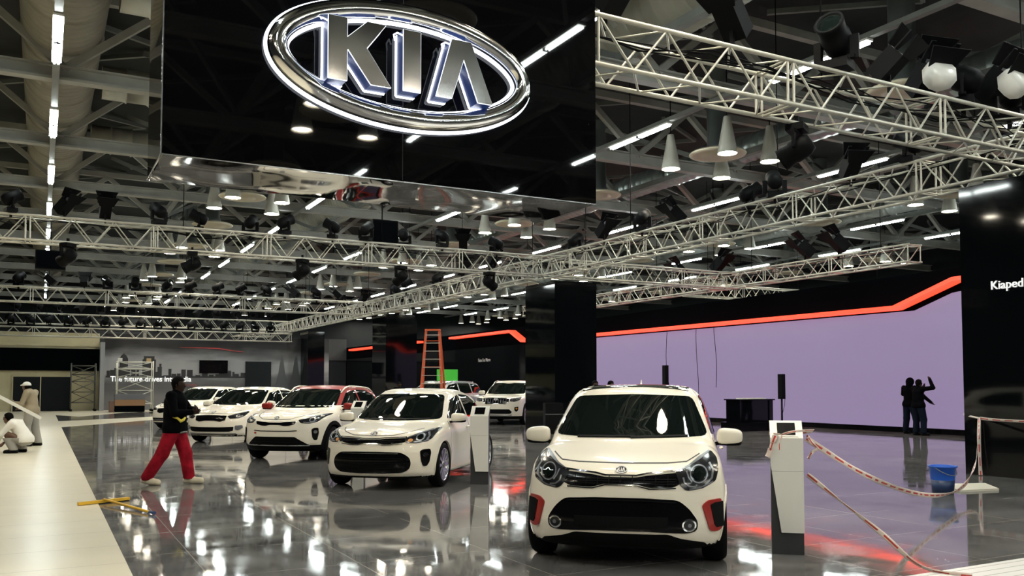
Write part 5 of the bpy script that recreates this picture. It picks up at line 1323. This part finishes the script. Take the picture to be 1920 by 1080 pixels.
person('person walking with folded arms in a black jacket, red trousers and cream shoes', (1.80, 14.18, 0), R(-26),
  dict(pelvis=(.0, 0, .86), chest=(.01, 0, 1.22), neck=(.03, 0, 1.40), head=(.06, 0, 1.50), face=(1, -.12, 0),
       shl=(.0, .19, 1.34), shr=(.0, -.19, 1.34), ell=(.13, .25, 1.12), wrl=(.30, .02, 1.13), elr=(.08, -.25, 1.08), wrr=(.27, -.10, 1.09),
       hipl=(.02, .09, .82), hipr=(-.0, -.09, .82), knl=(.14, .10, .46), anl=(.20, .10, .10), tol=(.38, .09, .045),
       knr=(-.14, -.10, .47), anr=(-.36, -.10, .12), tor=(-.20, -.10, .038), hd=dict(l=((.5, -.9, .1), (0, 0, 1), .8), r=((.7, .7, .1), (0, 0, 1), .8)), hemz=.78, waistz=.84),
  M_jk, M_redtr, M_cream, M_skin2, M_hair, step=.013, extras=walker_extras, build=1.12)
person('person in a black hooded top reaching up to touch the purple video wall', (23.62, 18.05, 0), R(-2),
  dict(pelvis=(0, 0, .95), chest=(.0, 0, 1.30), neck=(.02, 0, 1.47), head=(.05, 0, 1.58), face=(1, .3, 0),
       shl=(.0, .20, 1.42), shr=(.0, -.20, 1.42), ell=(.05, .27, 1.22), wrl=(.20, .14, 1.60), elr=(.10, -.42, 1.16), wrr=(.20, -.60, .98),
       hipl=(.0, .10, .88), hipr=(.0, -.10, .88), knl=(.03, .14, .48), anl=(.0, .17, .09), tol=(.16, .20, .036), knr=(.05, -.18, .48), anr=(.0, -.25, .09), tor=(.16, -.28, .036), hemz=.84),
  M_jk, mat('dark_jeans', (.005, .008, .016), .9, spec=.05), M_black, M_skin2, M_hair, step=.022, hood=True, build=1.1)
person('second person in a dark jacket with raised arm in front of the purple video wall', (23.1, 17.35, 0), R(-10),
  dict(pelvis=(0, 0, .92), chest=(.0, 0, 1.26), neck=(.02, 0, 1.43), head=(.05, 0, 1.54), face=(1, -.2, 0),
       shl=(.0, .20, 1.38), shr=(.0, -.20, 1.38), ell=(.16, .22, 1.2), wrl=(.26, .1, 1.42), elr=(.16, -.42, 1.42), wrr=(.20, -.26, 1.66),
       hipl=(.0, .10, .86), hipr=(.0, -.10, .86), knl=(.03, .12, .47), anl=(.0, .13, .09), tol=(.16, .14, .036), knr=(.05, -.14, .47), anr=(.0, -.18, .09), tor=(.16, -.2, .036), hemz=.82),
  M_jk, mat('dark_jeans', (.005, .008, .016), .9, spec=.05), M_black, M_skin2, M_hair, step=.024, build=1.05)
M_khaki = mat('khaki_jacket', (.30, .25, .17), .8); M_greytr = mat('grey_trousers', (.30, .29, .26), .8); M_shirt = mat('white_shirt', (.78, .76, .70), .7)
LM = (-.52, 25.2)
person('person in a khaki jacket and white cap standing on the walkway holding a white board', (-.18, 24.6, 0), R(150),
  dict(pelvis=(0, 0, .90), chest=(.05, 0, 1.22), neck=(.10, 0, 1.36), head=(.16, 0, 1.45), face=(1, 0, 0),
       shl=(.04, .19, 1.32), shr=(.04, -.19, 1.32), ell=(.12, .24, 1.04), wrl=(.36, .14, 1.06), elr=(.16, -.24, 1.02), wrr=(.34, -.10, .94),
       hipl=(.0, .10, .84), hipr=(.0, -.10, .84), knl=(.06, .12, .46), anl=(.0, .12, .09), tol=(.16, .13, .036), knr=(.0, -.14, .46), anr=(-.10, -.14, .09), tor=(.06, -.15, .036), hemz=.72),
  M_khaki, M_greytr, M_black, M_skin, M_hair, step=.02, hat=M_white)
tag(MB().bar((-.88, 24.0, 1.24), (.02, 23.95, .70), .06, .075).build('white_board', M_white), 'long white board held slantwise by the person in the khaki jacket', 'board')
person('person in a white shirt squatting on the beige walkway and working at the floor', (-.42, 22.3, 0), R(152),
  dict(pelvis=(-.18, 0, .30), chest=(.02, 0, .58), neck=(.14, 0, .70), head=(.24, 0, .76), face=(1, 0, -.2),
       shl=(.06, .18, .66), shr=(.06, -.18, .66), ell=(.24, .24, .42), wrl=(.40, .14, .22), elr=(.22, -.26, .42), wrr=(.40, -.12, .20),
       hipl=(-.16, .10, .28), hipr=(-.16, -.10, .28), knl=(.20, .18, .46), anl=(.0, .16, .09), tol=(.16, .19, .036), knr=(.18, -.20, .42), anr=(-.02, -.17, .09), tor=(.14, -.20, .036), hemz=.24, waistz=.34),
  M_shirt, M_greytr, M_black, M_skin, M_hair, step=.018)
tb = thing('tool_bag', 'black tool bag on the walkway beside the squatting person', 'bag', (-1.10, 21.9, 0))
MB().prism(rounded([(-.3, 0), (.3, 0), (.26, .24), (-.26, .24)], .06), -.14, .14, Matrix(((1, 0, 0, 0), (0, 0, 1, 0), (0, 1, 0, 0), (0, 0, 0, 1)))).build('bag_body', M_black, tb)
MB().tube([(-.15, 0, .23), (-.12, 0, .32), (.12, 0, .32), (.15, 0, .23)], .012, 6).build('handle', M_rubber, tb)
for i, (x, y, rz, l) in enumerate(((13.9, 20.9, -100, 'person in black behind the nearest car at the foot of the big pillar'), (14.7, 21.3, -60, 'second person in black behind the nearest car, right of the pillar foot'), (14.0, 36.6, -100, 'person in dark clothes below the green panel, behind the ladder'))):
    person(l, (x, y, 0), R(rz), dict(pelvis=(0, 0, .90), chest=(.0, 0, 1.24), neck=(.02, 0, 1.40), head=(.05, 0, 1.50), face=(1, 0, 0),
       shl=(.0, .20, 1.35), shr=(.0, -.20, 1.35), ell=(.0, .27, 1.08), wrl=(.14, .22, .88), elr=(.0, -.27, 1.08), wrr=(.14, -.22, .88),
       hipl=(.0, .10, .84), hipr=(.0, -.10, .84), knl=(.03, .12, .46), anl=(.0, .13, .09), tol=(.16, .14, .036), knr=(.03, -.12, .46), anr=(.0, -.13, .09), tor=(.16, -.15, .036)),
       M_jk, mat('dark_jeans', (.005, .008, .016), .9, spec=.05), M_black, M_skin2, M_hair, step=.026)
